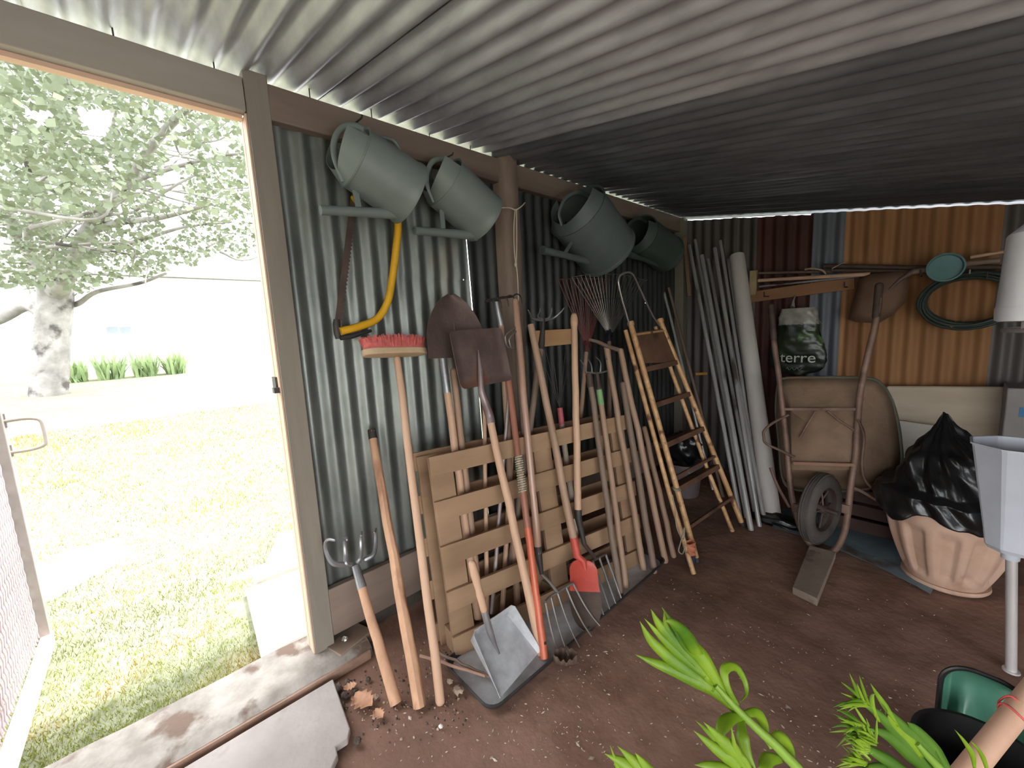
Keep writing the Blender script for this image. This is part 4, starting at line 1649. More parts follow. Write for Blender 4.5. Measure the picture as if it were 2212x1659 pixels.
# legs: bent strips
for pts in ([(1704, 896, .01), (1672, 912, .03), (1651, 930, .05), (1650, 945, .05), (1655, 958, .05), (1690, 975, .03), (1716, 988, .01)],
            [(1852, 905, .01), (1866, 940, .0), (1862, 1000, .0), (1868, 1035, -.02), (1890, 1060, -.04), (1912, 1078, -.05)]):
    MB().tube(catmull([wp(*p) for p in pts], 5), .010, 10, flat=.7).build('leg', tub, t)
for pts in ([(1664, 1010, -.02), (1680, 1050, 0), (1706, 1096, .01)], [(1840, 1052, 0), (1862, 1062, -.02), (1896, 1082, -.05)]):
    MB().tube(catmull([wp(*p) for p in pts], 5), .008, 8).build('strut', tub, t)
for pts in ([(1762, 888, .02), (1745, 915, .012), (1728, 945, .005)], [(1788, 888, .02), (1812, 908, .012), (1846, 930, .005)]):
    MB().tube([wp(*p) for p in pts], .006, 8).build('strut', tub, t)
MB().beam(wp(1716, 1000, .0), wp(1848, 1004, .0), .016, .045, WN).build('cross_brace', mat('barrow_redbrown', (136, 98, 80), (156, 118, 98), 6, .7, .1, .3), t)
MB().beam(wp(1694, 884, .0), wp(1853, 884, .0), .014, .022, WN).build('cross_brace', tub, t)
# tray: floor, flaring walls, rolled rim
floor_ = [(1704, 884), (1852, 884), (1850, 1018), (1716, 1014)]
rim_px = [(1700, 816), (1780, 815), (1862, 816), (1896, 824), (1922, 856), (1938, 905), (1946, 960), (1946, 1004), (1920, 1040), (1872, 1056), (1790, 1062), (1712, 1056), (1690, 1030), (1682, 950), (1676, 880), (1682, 826)]
nR = len(rim_px)
seg = 6
inner = []
for k in range(nR):
    a_ = k / nR
    x, y = rim_px[k]
    fx = min(max(x, 1710), 1848)
    fy = min(max(y, 888), 1014)
    inner.append((fx, fy))
mt = MB()
rings = []
DEPTH = [0.012, .02, .09, .16, .20]
for j, v in enumerate((0, .04, .38, .75, 1.0)):
    ring = []
    for k in range(nR):
        x = inner[k][0] + (rim_px[k][0] - inner[k][0]) * v
        y = inner[k][1] + (rim_px[k][1] - inner[k][1]) * v
        back = -DEPTH[j] * (1.0 if rim_px[k][1] > 840 else (.55 + .45 * (j < 2)))
        ring.append(wp(x, y, back))
    rings.append(ring)
cen = V((0, 0, 0))
for q in rings[0]:
    cen += q / nR
vs = [cen] + [q for r_ in rings for q in r_]
fs = [(0, 1 + k, 1 + (k + 1) % nR) for k in range(nR)]
for j in range(4):
    for k in range(nR):
        fs.append((1 + j * nR + k, 1 + (j + 1) * nR + k, 1 + (j + 1) * nR + (k + 1) % nR, 1 + j * nR + (k + 1) % nR))
mt.add(vs, fs).build('tray', tray_m, t, sharp=60, solid=.003)
MB().tube(catmull(rings[4] + [rings[4][0]], 4)[:-1], .008, 8, closed=True).build('rim', tray_dk, t)
# wheel
wc = wp(1772, 1098, -.015)
wr = m_of(76, wc)
axl = V((.975, -.22, 0)).normalized()
prof = []
for k in range(16):
    an = 2 * pi * k / 16
    rr_ = wr - .042 + .042 * cos(an) * (1.0 if cos(an) < 0 else .98)
    prof.append((rr_, .040 * sin(an)))
prof.append(prof[0])
wt = MB().lathe(prof, wc, axl, 40)
for off_ in (-.018, -.006, .006, .018):
    wt.lathe([(wr - .004, off_ - .003), (wr + .002, off_ - .002), (wr + .002, off_ + .002), (wr - .004, off_ + .003)], wc, axl, 40)
w_o = wt.build('tyre', mat('grey_rubber', (74, 66, 62), (94, 86, 80), 8, .85, 0, .2, 50), t)
MB().lathe([(wr * .62, -.028), (wr * .60, -.012), (wr * .58, .012), (wr * .62, .028), (wr * .66, .020), (wr * .64, -.02), (wr * .62, -.028)], wc, axl, 36).build('rim_ring', rustdark, t)
m = MB()
u1, u2, _ = frame_of(axl)
for k in range(8):
    an = 2 * pi * k / 8
    d = u1 * cos(an) + u2 * sin(an)
    m.tube([wc + d * .02 + axl * .012 * (-1) ** k, wc + d * wr * .6], .0045, 6)
m.build('spokes', rust, t)
MB().lathe([(.0002, -.085), (.012, -.085), (.012, -.03), (.024, -.03), (.024, .03), (.012, .03), (.012, .085), (.0002, .085)], wc, axl, 16).build('hub', rust, t)
for (x, y) in ((1722, 1096), (1828, 1098)):
    q = wp(x, y, .0)
    MB().box(q, (.036, .04, .05)).build('axle_bracket', tub, t, bevel=.003)

# plank under the wheel
A4 = [gz(1748, 1178, .032), gz(1806, 1192, .032), gz(1766, 1294, .032), gz(1712, 1268, .032)]
m = MB()
m.add(A4 + [V((p.x, p.y, -.004)) for p in A4], [(3, 2, 1, 0), (4, 5, 6, 7), (0, 1, 5, 4), (1, 2, 6, 5), (2, 3, 7, 6), (3, 0, 4, 7)])
tag(m.build('plank', mat('grey_plank', (128, 112, 98), (150, 134, 120), 6, .85, 0, .3, 50, c3=(104, 88, 76), s3=8, t3=.6), bevel=.003), 'short grey plank lying on the floor under the wheelbarrow wheel', 'plank')

# ================================================================== POT, BAG, BOARDS BY THE BACK WALL
terr = mat('pale_terracotta', (188, 152, 130), (206, 172, 150), 5, .75, 0, .15, 50, c3=(170, 134, 112), s3=4, t3=.6)
pb = gz(2034, 1252)
pc = V((pb.x + .006, pb.y + .02, 0))
t = thing('plant_pot', 'large pale terracotta-coloured pot with fluted sides under a black bag', 'pot', pc)
PR = .250


def flute(an, f, h):
    if .08 < f < .9:
        c = cos(an * 12)
        k = min(1, max(0, c + .55) * 2.2) ** .7
        edge = min(1, (f - .08) / .08) * min(1, max(0, (.78 - f) / .12))
        return 1 - .095 * k * edge
    return 1.0


prof = []
for k in range(33):
    f = k / 32
    h = .02 + .385 * f
    r = .138 + (.236 - .138) * (1 - (1 - f) ** 1.7)
    prof.append((r, h))
P_ = [(.0002, .004), (.146, 0.0), (.152, .008), (.150, .022)] + prof
P2 = prof[-1][0]
P_ += [(P2 + .006, .408), (P2 + .014, .414), (P2 + .016, .438), (P2 + .008, .444), (P2 - .012, .444), (P2 - .016, .42), (.13, .05), (.0002, .045)]
m = MB()
seg = 144
vs, fs = [], []
nP = len(P_)
for i, (r, h) in enumerate(P_):
    for k in range(seg):
        an = 2 * pi * k / seg
        f = (i - 4) / 32 if 4 <= i < 37 else -1
        rr_ = r * (flute(an, f, h) if f >= 0 else 1)
        vs.append(pc + V((cos(an) * rr_, sin(an) * rr_, h)))
for i in range(nP - 1):
    for k in range(seg):
        k2 = (k + 1) % seg
        fs.append((i * seg + k, i * seg + k2, (i + 1) * seg + k2, (i + 1) * seg + k))
m.add(vs, fs).build('body', terr, t, sharp=60)
lug = pc + (gy(1907, 1096, pc.y) - pc)
m = MB()
cnr = V((CAM.x - pc.x, CAM.y - pc.y, 0)).normalized()
leftv = V((-cnr.y, cnr.x, 0))
if leftv.x > 0:
    leftv = -leftv
q = pc + leftv * (P2 + .012) + V((0, 0, .43))
m.box(q + V((0, 0, -.012)), (.03, .03, .024)).box(q + leftv * .012 + V((0, 0, -.03)), (.014, .02, .03))
m.build('lug', terr, t, bevel=.004)

# black sack heaped on the pot
sk = gy(2055, 896, pc.y + .02)
m = MB()
peak = V((sk.x - .02, pc.y + .03, sk.z))


def sack(u, v):
    an = 2 * pi * u
    d = V((cos(an), sin(an), 0))
    sq0 = 1 - .08 * max(0, d.dot(V((-.75, .66, 0))))
    r = (P2 + .026) * sq0 * min(1.0, .02 + v * 1.12) * (1 + .05 * mnoise.noise(V((cos(an) * 2, sin(an) * 2, v * 2))))
    if v < .72:
        f = v / .72
        z = .455 + (peak.z - .455) * (1 - f) ** 1.05 + .035 * sin(f * pi) - .02 * sin(f * 2 * pi)
    else:
        f = (v - .72) / .28
        z = .455 - (.095 + .055 * mnoise.noise(V((cos(an) * 2.6, sin(an) * 2.6, 9)))) * f
        r = (P2 + .030) * (.45 + .55 * sq0) * (1 + .02 * mnoise.noise(V((cos(an) * 6, sin(an) * 6, v * 3))) + .03 * f)
    c = pc.lerp(V((peak.x, peak.y, 0)), max(0, 1 - v * 1.4))
    wr_ = .030 * mnoise.noise(V((z * 9 + cos(an) * 4, sin(an) * 4, z * 5))) * min(1, v * 3) + .010 * mnoise.noise(V((z * 26 + 3 * cos(an), an * 2, 5)))
    p = V((c.x, c.y, 0)) + d * (r + wr_)
    p.z = z + .014 * mnoise.noise(V((an * 1.7, v * 7, 1))) + .012 * abs(mnoise.noise(V((an * 5, v * 3, 8))))
    return p


m.grid(sack, rng(0, 1, 120), rng(0, 1, 60))
tag(m.build('bin_bag', blackfilm, sharp=180, solid=.0015), 'black plastic bin bag heaped over the fluted pot', 'bag')

# boards against the back wall
wb = mat('white_washed_board', (182, 164, 142), (206, 190, 168), 6, .8, 0, .2, 40, stretch=(.2, 1, 1), c3=(160, 128, 98), s3=3, t3=.58)
YF = YB - .06


def flat_board(px, Y, th, z0=None):
    p = [gy(x, y, Y) for x, y in px]
    if z0 is not None:
        p[2].z = p[3].z = z0
    m = MB()
    m.add(p + [q + V((0, th, 0)) for q in p], [(0, 1, 2, 3), (7, 6, 5, 4), (0, 4, 5, 1), (1, 5, 6, 2), (2, 6, 7, 3), (3, 7, 4, 0)])
    return m


tag(flat_board([(1915, 834), (2176, 836), (2184, 952), (1915, 975)], 3.52, .022, .0).build('board', wb, bevel=.012), 'wide pale wooden board standing on edge against the ochre sheets', 'board')
tag(flat_board([(1924, 906), (2090, 930), (2086, 980), (1924, 985)], 3.44, .02, .0).build('board', mat('white_board', (206, 196, 184), (220, 212, 202), 5, .7, 0, .1)), 'lower white board leaning in front of the wide pale board', 'board')
bx = gy(2176, 838, 3.3)
b2 = gy(2290, 838, 3.3)
t = thing('box', 'grey box with a blue label behind the grey hopper', 'box', ((bx.x + b2.x) / 2, 3.42, 0))
m = MB().box(((bx.x + b2.x) / 2, 3.42, bx.z / 2), (b2.x - bx.x, .24, bx.z))
m.build('body', mat('grey_card', (132, 124, 122), (146, 138, 136), 4, .8), t, bevel=.006)
l0, l1 = gy(2203, 880, 3.298), gy(2260, 905, 3.298)
m = MB().box(((l0.x + l1.x) / 2, 3.2985, (l0.z + l1.z) / 2), (l1.x - l0.x, .003, l0.z - l1.z))
m.build('label', mat('blue_label', (46, 110, 158), (56, 120, 168), 4, .6), t)

# crate-like dark stack behind the barrow
cb = gy(1880, 1130, 3.1)
t = thing('crate', 'dark red-brown crate on the floor between the wheelbarrow and the pot', 'crate', (cb.x, 3.12, 0))
dk = mat('dark_crate', (62, 44, 38), (80, 58, 50), 6, .8, 0, .3)
for k in range(3):
    MB().box((cb.x, 3.0, .05 + k * .09), (.34, .018, .07)).build('slat', dk, t, bevel=.002)
    MB().box((cb.x, 3.24, .05 + k * .09), (.34, .018, .07)).build('slat', dk, t, bevel=.002)
for dx in (-.16, .16):
    MB().box((cb.x + dx, 3.12, .14), (.02, .222, .28)).build('end_panel', dk, t, bevel=.002)
MB().box((cb.x, 3.12, .012), (.30, .22, .016)).build('bottom', dk, t)

# blue sheet and black film on the floor
m = MB()
ed0 = [gz(x, y, 0) for x, y in ((1668, 1140), (1712, 1152), (1760, 1168), (1830, 1196), (1890, 1222), (1950, 1252), (2010, 1285))]
ed1 = [gz(x, y, 0) for x, y in ((1690, 1100), (1740, 1105), (1800, 1115), (1870, 1125), (1930, 1140), (2000, 1165), (2060, 1185))]


def tarp(u, v):
    k = u * 6
    i = min(5, int(k))
    p = ed0[i].lerp(ed0[i + 1], k - i).lerp(ed1[i].lerp(ed1[i + 1], k - i), v)
    p.z = .0035 + .004 * abs(hnoise(p.x, p.y, 14)) + .002 * hnoise(p.x, p.y, 40)
    return p


m.grid(tarp, rng(0, 1, 60), rng(0, 1, 16), thick=.001)
tag(m.build('tarpaulin', mat('faded_blue_tarp', (96, 114, 124), (118, 136, 144), 8, .6, 0, .3, 40, c3=(84, 76, 70), s3=5, t3=.58), sharp=80), 'faded blue tarpaulin spread on the floor under the wheelbarrow and pot', 'tarpaulin')
fq = gz(1662, 1128)
m = MB().grid(lump(fq + V((.02, .03, .014)), .20, .07, .035, 2.0, .35), rng(0, 1, 40), rng(0, 1, 20))
tag(m.build('plastic_sheet', blackfilm, sharp=70), 'crumpled black plastic film at the foot of the white pipe', 'sheet')

# ================================================================== HUNG ON THE BACK WALL
YH = YB - .05
W2 = lambda x, y, dy=0.0: gy(x, y, YH + dy)


def rod(name, label, pts, r, material, group=None, cat=None, flat=1.0):
    m = MB().tube([W2(*p) for p in pts], r, 10, flat=flat)
    return tag(m.build(name, material), label, cat or name.split('_')[-1], group)


m = MB().beam(W2(1622, 642, .012), W2(1846, 611, .012), .022, m_of(24, W2(1730, 625)), (0, 0, 1))
tag(m.build('shelf_rail', mat('orange_brown_board', (136, 92, 62), (156, 112, 80), 5, .75, 0, .2, 40, stretch=(.2, 1, 1))), 'orange-brown wooden rail fixed along the back wall above the bag', 'rail')
t = thing('broom', 'old push broom stored level on the back wall, block end towards the pipes', 'broom', W2(1630, 610, -.06))
hb0, hb1 = W2(1628, 584, -.06), W2(1626, 638, -.06)
MB().beam(hb0, hb1, .05, .036, (0, 1, 0)).build('block', mat('pale_block', (150, 130, 96), (172, 152, 116), 8, .8, 0, .3), t, bevel=.006)
MB().tube([W2(1638, 606, -.06), W2(1880, 592, -.06)], .013, 10).build('handle', ash, t)
rod('handle_stick', 'thin silvery tube lying along the back wall rail', [(1640, 619, -.03), (1856, 597, -.03)], .009, steel, cat='tube')
rod('slat_stick', 'dark brown flat bar lying above the broom handle on the back wall', [(1640, 590, -.02), (1795, 586, -.02)], .02, oldwood, cat='bar', flat=.5)
rod('pole', 'long dark pole lying level across the back wall to the teal cap', [(1780, 574, -.03), (1960, 578, -.03), (2190, 577, -.03)], .015, rustdark, cat='pole')
rod('pole', 'second long dark pole just below the other on the back wall', [(1800, 584, -.045), (2000, 586, -.045), (2185, 590, -.045)], .012, rustdark, cat='pole')
rod('stick', 'pale stick pointing up to the right above the hose coil', [(2096, 556, -.03), (2168, 544, -.03)], .009, ash, cat='stick')
t = thing('rag', 'knotted pale rag end on the rail of the back wall', 'rag', W2(1760, 585, -.08))
m = MB().tube(catmull([W2(1740, 582, -.075), W2(1756, 580, -.085), W2(1776, 584, -.08), W2(1784, 592, -.08)], 4), [.014, .012, .010, .013, .014, .012, .010, .010, .011, .012, .010, .008, .008][:13], 8, flat=.6)
m.tube(catmull([W2(1798, 580, -.07), W2(1812, 572, -.075), W2(1828, 565, -.07)], 4), [.009, .008, .008, .007, .007, .006, .006, .005, .004][:9], 8, flat=.5)
m.build('cloth', mat('pale_rag', (168, 146, 120), (190, 168, 142), 20, .9), t)
for k, (x, y) in enumerate(((1660, 640), (1830, 620), (1990, 596), (2130, 600))):
    p = W2(x, y)
    m = MB().tube([V((p.x, YB + .01, p.z)), V((p.x, YH - .10, p.z - .004)), V((p.x, YH - .11, p.z + .03))], .004, 8)
    tag(m.build('bracket', dark), 'iron peg in the back wall carrying the level poles', 'peg', 'iron pegs in the back wall')
# shovel on the back wall
t = thing('shovel', 'rusty brown shovel hanging on the back wall behind the right barrow handle', 'shovel', W2(1905, 640, -.08))
olp = [(1856, 602), (1880, 592), (1960, 585), (1964, 612), (1958, 650), (1930, 680), (1898, 698), (1850, 696), (1832, 690), (1846, 640)]
ctr = W2(1905, 640, -.09)
olw = [(W2(x, y, -.08)) for x, y in olp]
m = MB()
nO = len(olw)
ring0 = olw
ring1 = [q.lerp(ctr, .35) - V((0, .012, 0)) for q in olw]
vs = ring0 + ring1 + [ctr - V((0, .016, 0))]
fs = []
for k in range(nO):
    k2 = (k + 1) % nO
    fs += [(k, k2, nO + k2, nO + k), (nO + k, nO + k2, 2 * nO)]
m.add(vs, fs).build('blade', mat('brown_shovel', (104, 78, 62), (126, 96, 78), 6, .7, .3, .3), t, sharp=80, solid=.003)
MB().tube([W2(1915, 630, -.098), W2(1945, 604, -.095), W2(1978, 583, -.085)], [.005, .012, .016], 10).build('socket', rust, t)
MB().tube([W2(1970, 588, -.086), W2(2060, 573, -.07), W2(2160, 562, -.065)], [.016, .016, .015], 10).build('handle', oldwood, t)
# teal cap
q = W2(2042, 578, -.13)
m = MB().lathe([(.0002, -.022), (m_of(26, q), -.022), (m_of(30, q), -.014), (m_of(30, q), .012), (m_of(27, q), .014), (m_of(26, q), -.006), (.0002, -.008)], q, (.15, -1, .05), 28)
tag(m.build('lid', mat('teal_plastic', (84, 122, 122), (98, 138, 138), 6, .55)), 'round teal plastic lid wedged over the poles on the back wall', 'lid')
# hose coil
t = thing('garden_hose', 'dark green hose coil hanging on the ochre sheets', 'hose', W2(2090, 650, -.03))
hm = mat('green_hose', (36, 48, 42), (48, 60, 52), 8, .5)
hq = W2(2091, 650, -.045)
rx, rz = m_of(70, hq), m_of(54, hq)
pts = []
rh = random.Random(9)
for k in range(230):
    f = k / 229
    an = 2 * pi * 8.3 * f - pi / 2
    j = 1 + .085 * sin(an * .37 + 1) + .02 * sin(2.3 * an)
    pts.append(hq + V((rx * j * cos(an), -.014 * sin(an * .5) - .02 * f, rz * j * sin(an) + .006 * sin(an * .7))))
MB().tube(pts, .0085, 8).build('coil', hm, t)
q = W2(2060, 702, -.06)
MB().tube([q + V((-.012, 0, -.01)), q + V((.012, 0, .016))], .0115, 10).build('tie', mat('pinkish_tie', (172, 126, 96), (190, 146, 116), 8, .7), t)
p = W2(2094, 592)
tag(MB().tube([V((p.x, YB + .01, p.z)), V((p.x, YH - .08, p.z)), V((p.x, YH - .085, p.z + .02))], .004, 8).build('nail', steel), 'nail in the ochre sheets holding the hose coil', 'nail')

# hanging compost sack with lettering
t = thing('plastic_sack', 'clear and green compost sack hanging by its neck above the wheelbarrow', 'bag', W2(1725, 735, -.06))
sq_ = W2(1722, 738, -.085)
hw_, hh_ = m_of(49, sq_), m_of(70, sq_)


def sackf(u, v):
    """v 0 top .. 1 bottom; u around"""
    an = 2 * pi * u
    z = hh_ * (1.02 - 2.02 * v)
    wv = (.62 + .55 * v) if v < .35 else (.8125 + .19 * min(1, (v - .35) / .2)) if v < .85 else 1.0 * math.sqrt(max(.02, 1 - ((v - .85) / .16) ** 2))
    wv *= 1 + .05 * sin(v * 9 + 1)
    dep = .050 * (.4 + .6 * sin(pi * min(1, v + .15)))
    p = sq_ + V((cos(an) * hw_ * wv + .012 * v * hw_, sin(an) * dep, z))
    w = .008 * mnoise.noise(V((p.x * 26, p.z * 26, u * 2))) + .004 * mnoise.noise(V((p.x * 60, p.z * 60, 3)))
    return p + V((cos(an) * w, sin(an) * w, 0))


m = MB().grid(sackf, rng(0, 1, 60), rng(.24, 1, 40))
m.build('film', mat('green_black_print', (24, 32, 25), (40, 56, 34), 7, .35, 0, .3, 30, c3=(92, 120, 66), s3=9, t3=.6, spec=.6), t, sharp=90)
m = MB().grid(sackf, rng(0, 1, 60), rng(0, .25, 14))
m.build('clear_top', mat('cloudy_film', (128, 124, 116), (164, 160, 152), 14, .3, 0, .4, 30, spec=.6), t, sharp=90)
m = MB().tube([W2(1712, 664, -.085), W2(1714, 650, -.07), W2(1718, 640, -.03)], [.03, .012, .010], 10, flat=.5)
m.tube(catmull([W2(1750, 690, -.09), W2(1768, 692, -.1), W2(1776, 700, -.1)], 4), [.012, .011, .010, .010, .009, .008, .007, .005, .003][:9], 8, flat=.3)
m.build('neck', MATS['cloudy_film'], t)
fc = bpy.data.curves.new('lettering', 'FONT')
fc.body = 'terre'
fc.align_x = 'CENTER'
fc.align_y = 'CENTER'
fc.size = m_of(31, sq_)
fc.extrude = .0006
fo = bpy.data.objects.new('letter_curve', fc)
me = bpy.data.meshes.new_from_object(fo)
bpy.data.objects.remove(fo)
me.name = 'lettering'
lq = W2(1726, 772, -.085)
org = V((lq.x, sq_.y - .058, lq.z)) - t.location
for v_ in me.vertices:
    x, y, z = v_.co
    v_.co = V((x, -z + 1.6 * x * x, y)) + org
me.materials.clear()
me.materials.append(mat('white_print', (196, 204, 188)))
lo = bpy.data.objects.new('lettering', me)
COL.objects.link(lo)
lo.parent = t
c = catmull([V((sq_.x - .05 + .1 * (k / 10), sq_.y - .057, W2(1710, 795, -.085).z + .010 * sin(k * 2.1))) for k in range(11)], 3)
MB().tube(c, .0016, 5).build('scroll_print', mat('pale_print', (150, 158, 140)), t)

# ================================================================== RIGHT EDGE
gp = mat('grey_hopper_plastic', (172, 174, 182), (186, 188, 196), 4, .35, 0, .02, 40)
gbin = mat('post_steel', (196, 190, 188), (212, 206, 204), 4, .32, .4, .05)
PB = gz(2184, 1450)
PTn = gy(2206, 1190, PB.y)
pole_top = V((PB.x + .03, PB.y, .98))
t = thing('steel_post', 'slim bright steel post standing under the grey hopper', 'post', PB)
hc = gy(2200, 1060, PB.y)           # hopper centre line
hx0, hx1 = gy(2103, 952, PB.y), gy(2128, 1150, PB.y)
MB().tube([PB, V((hc.x + .0, PB.y, hx1.z - .03))], .0145, 14).build('shaft', gbin, t)
MB().lathe([(.0002, .0), (.022, 0), (.022, .006), (.0002, .007)], PB, (0, 0, 1), 14).build('foot', gbin, t)
t = thing('hopper', 'open-topped grey plastic hopper with faceted sides on a steel post', 'hopper', (hc.x, PB.y, hx1.z))
rt_ = hc.x - hx0.x + .015
rb = hc.x - hx1.x + .012
zt, zb = hx0.z - .002, hx1.z
m = MB()


def octo(an):
    k = pi / 4
    x = ((an + k / 2) % k) - k / 2
    sharp = .9239 / cos(x) * .99
    return sharp


prof = [(.0002, zb - .045), (rb * .80, zb - .043), (rb * .93, zb - .028), (rb * .985, zb), (rb, zb + .012), (rt_, zt), (rt_ * 1.035, zt + .001), (rt_ * 1.035, zt + .007), (rt_ * .975, zt + .007), (rb * .95, zb + .01), (.0002, zb + .0)]
vs, fs, seg = [], [], 64
for (r, z) in prof:
    for k in range(seg):
        an = 2 * pi * k / seg + .35
        rr_ = r * octo(an)
        vs.append(V((hc.x + cos(an) * rr_, PB.y + sin(an) * rr_ * .95, z)))
for i in range(len(prof) - 1):
    for k in range(seg):
        k2 = (k + 1) % seg
        fs.append((i * seg + k, i * seg + k2, (i + 1) * seg + k2, (i + 1) * seg + k))
m.add(vs, fs).build('body', gp, t, sharp=14)
MB().lathe([(rb * .30, zb - .075), (rb * .32, zb - .04), (rb * .5, zb - .036)], (hc.x, PB.y, 0), (0, 0, 1), 20).build('socket', gp, t)

# white plastic hood hanging above
YV = 2.05
v0, v1, v2 = gy(2150, 668, YV), gy(2188, 510, YV), gy(2152, 694, YV)
wc_ = V((v0.x + .145, YV + .02, 0))
whp = mat('white_plastic_hood', (204, 200, 202), (216, 212, 214), 4, .45, 0, .02)
t = thing('plastic_hood', 'white plastic hood hanging at the right above the grey hopper', 'hood', (wc_.x, YV, v0.z))
R0 = wc_.x - v0.x
R1 = wc_.x - v1.x + .01
m = MB()
prof = [(R0 * .96, v2.z), (R0 * .99, v2.z + .002), (R0, v0.z), (R0 * .985, v0.z + .004), (R0 * .975, v0.z + .02), (R1, v1.z), (R1 * .80, v1.z + .028), (.02, v1.z + .034), (.0002, v1.z + .034)]
vs, fs = [], []
for (r, z) in prof:
    for k in range(seg):
        an = 2 * pi * k / seg
        c, s_ = cos(an), sin(an)
        q_ = (abs(c) ** 4 + abs(s_) ** 4) ** (-.25)
        vs.append(V((wc_.x + c * r * q_, wc_.y + s_ * r * q_ * .9, z)))
for i in range(len(prof) - 1):
    for k in range(seg):
        k2 = (k + 1) % seg
        fs.append((i * seg + k, i * seg + k2, (i + 1) * seg + k2, (i + 1) * seg + k))
m.add(vs, fs).build('shell', whp, t, sharp=35, solid=.002)
m = MB()
m.tube([V((wc_.x + R0 * .85 * cos(x), wc_.y + R0 * .75 * sin(x), v2.z - .03)) for x in rng(0, 2 * pi, 41)][:-1], .007, 8, closed=True)
for x in (0.6, 2.2, 3.9, 5.4):
    q = V((wc_.x + R0 * .85 * cos(x), wc_.y + R0 * .75 * sin(x), v2.z - .03))
    m.tube([q, q + V((0, 0, .035))], .004, 6)
m.build('ring', mat('grey_ring', (110, 100, 96), (126, 116, 112), 5, .5), t)
zr = roofz(wc_.x)
m = MB().tube([V((wc_.x, wc_.y, v1.z + .03)), V((wc_.x, wc_.y, zr + .012))], .004, 8)
m.build('wire', wire, t)

# black bucket with a green tray stood in it
BZ = .27
bq_ = gz(2130, 1638, BZ)
bc = V((bq_.x, bq_.y, 0))
RBk = m_of(112, bq_)
t = thing('bucket', 'black bucket at the right holding a green tray and a pale handle', 'bucket', bc)
m = MB().lathe([(.0002, .004), (RBk * .78, 0), (RBk * .8, .01), (RBk * .97, BZ - .016), (RBk * 1.03, BZ - .014), (RBk * 1.04, BZ), (RBk * .96, BZ), (RBk * .77, .02), (.0002, .02)], bc, seg=40)
m.build('body', mat('black_plastic', (26, 25, 26), (34, 33, 34), 5, .4), t)
# green tray standing in the bucket, its black rim, and the pale handle
YT = bc.y + RBk + .055
t = thing('tub', 'green plastic tub with a black rim standing on edge behind the black bucket', 'tub', V((bc.x, YT, 0)))
gt = mat('sea_green_plastic', (70, 118, 98), (82, 132, 112), 4, .3, 0, .03, 40)
G = lambda x, y, d=0.0: gy(x, y, YT + d)
tlc, trc, blc = G(2036, 1432), G(2250, 1432), G(2036, 1600)
gw, gh = (trc.x - tlc.x), tlc.z - .004
gc = V(((tlc.x + trc.x) / 2, YT, tlc.z - gh / 2))
rnd_r = min(gw, gh) * .40


def rr_half(u, v, inset):
    x = (u - .5) * (gw - inset * 2)
    z = (v - .5) * (gh - inset * 2)
    r = rnd_r - inset
    ex, ez = abs(x) - ((gw / 2 - inset) - r), abs(z) - ((gh / 2 - inset) - r)
    if ex > 0 and ez > 0:
        k = math.hypot(ex, ez)
        mx_ = max(ex, ez)
        if k > 0:
            x = math.copysign((gw / 2 - inset) - r + ex * mx_ / k, x)
            z = math.copysign((gh / 2 - inset) - r + ez * mx_ / k, z)
    return x, z


def tub_f(u, v):
    x, z = rr_half(u, v, .004)
    e = min(u, 1 - u, v, 1 - v)
    dep = .05 * min(1, e / .10) ** .6
    bump = 0
    for cx in (-.22, .22):
        bump += .030 * math.exp(-(((x / gw - cx) / .11) ** 2 + ((z / gh + .08) / .26) ** 2))
    lean = .25 * (z / gh) * .16
    return gc + V((x, dep - bump + lean, z))


m = MB().grid(tub_f, rng(0, 1, 41), rng(0, 1, 41))
m.build('shell', gt, t, sharp=180, solid=.002)
rim = []
for k in range(80):
    f = k / 80 * 4
    i, q = int(f), f - int(f)
    u, v = ((q, 0), (1, q), (1 - q, 1), (0, 1 - q))[i]
    x, z = rr_half(u, v, 0)
    rim.append(gc + V((x, .25 * (z / gh) * .16, z)))
MB().tube(rim, .006, 8, closed=True).build('rim', MATS['black_plastic'], t)
t = thing('tool_handle', 'thick pale wooden handle with a red string, slanting out of the black bucket', 'handle', bc)
hA = gd(2112, 1640, zc(bq_) * .99)
hA2 = gd(2225, 1500, zc(bq_) * 1.05)
d = hA2 - hA
MB().tube([hA - d * .55, hA, hA + d * .5, hA2 + d * 1.2], m_of(21, hA), 14, roundcap=True).build('shaft', mat('pinkish_handle', (186, 146, 122), (204, 166, 142), 5, .6, 0, .1), t)
q = hA + d * .66
ax_ = d.normalized()
s_, n_, _ = frame_of(ax_)
rr0 = m_of(21, hA) + .002
MB().tube([q + (s_ * cos(x) + n_ * sin(x)) * rr0 + ax_ * .004 * sin(2 * x) for x in rng(0, 2 * pi, 41)][:-1], .0022, 6, closed=True).tube(
    catmull([q + s_ * rr0, q + s_ * (rr0 + .004) + ax_ * .02, q + s_ * rr0 * .4 + n_ * rr0 + ax_ * .03, q - s_ * rr0 + ax_ * .022, q - s_ * rr0], 6), .0022, 6).build('string_loop', mat('red_string', (196, 76, 72), (210, 90, 84), 8, .7), t)

# ================================================================== LILIES IN FRONT
leafA = mat('lily_leaf', (106, 140, 18), (142, 172, 42), 7, .45, 0, .05, 40, trans=.35, c3=(76, 120, 22), s3=3, t3=.56)
leafB = mat('young_lily_leaf', (108, 142, 24), (144, 172, 48), 7, .45, 0, .05, 40, trans=.35)
stemm = mat('lily_stem', (108, 138, 44), (128, 156, 62), 6, .5)
potm = mat('nursery_pot', (52, 44, 40), (62, 54, 50), 5, .6)


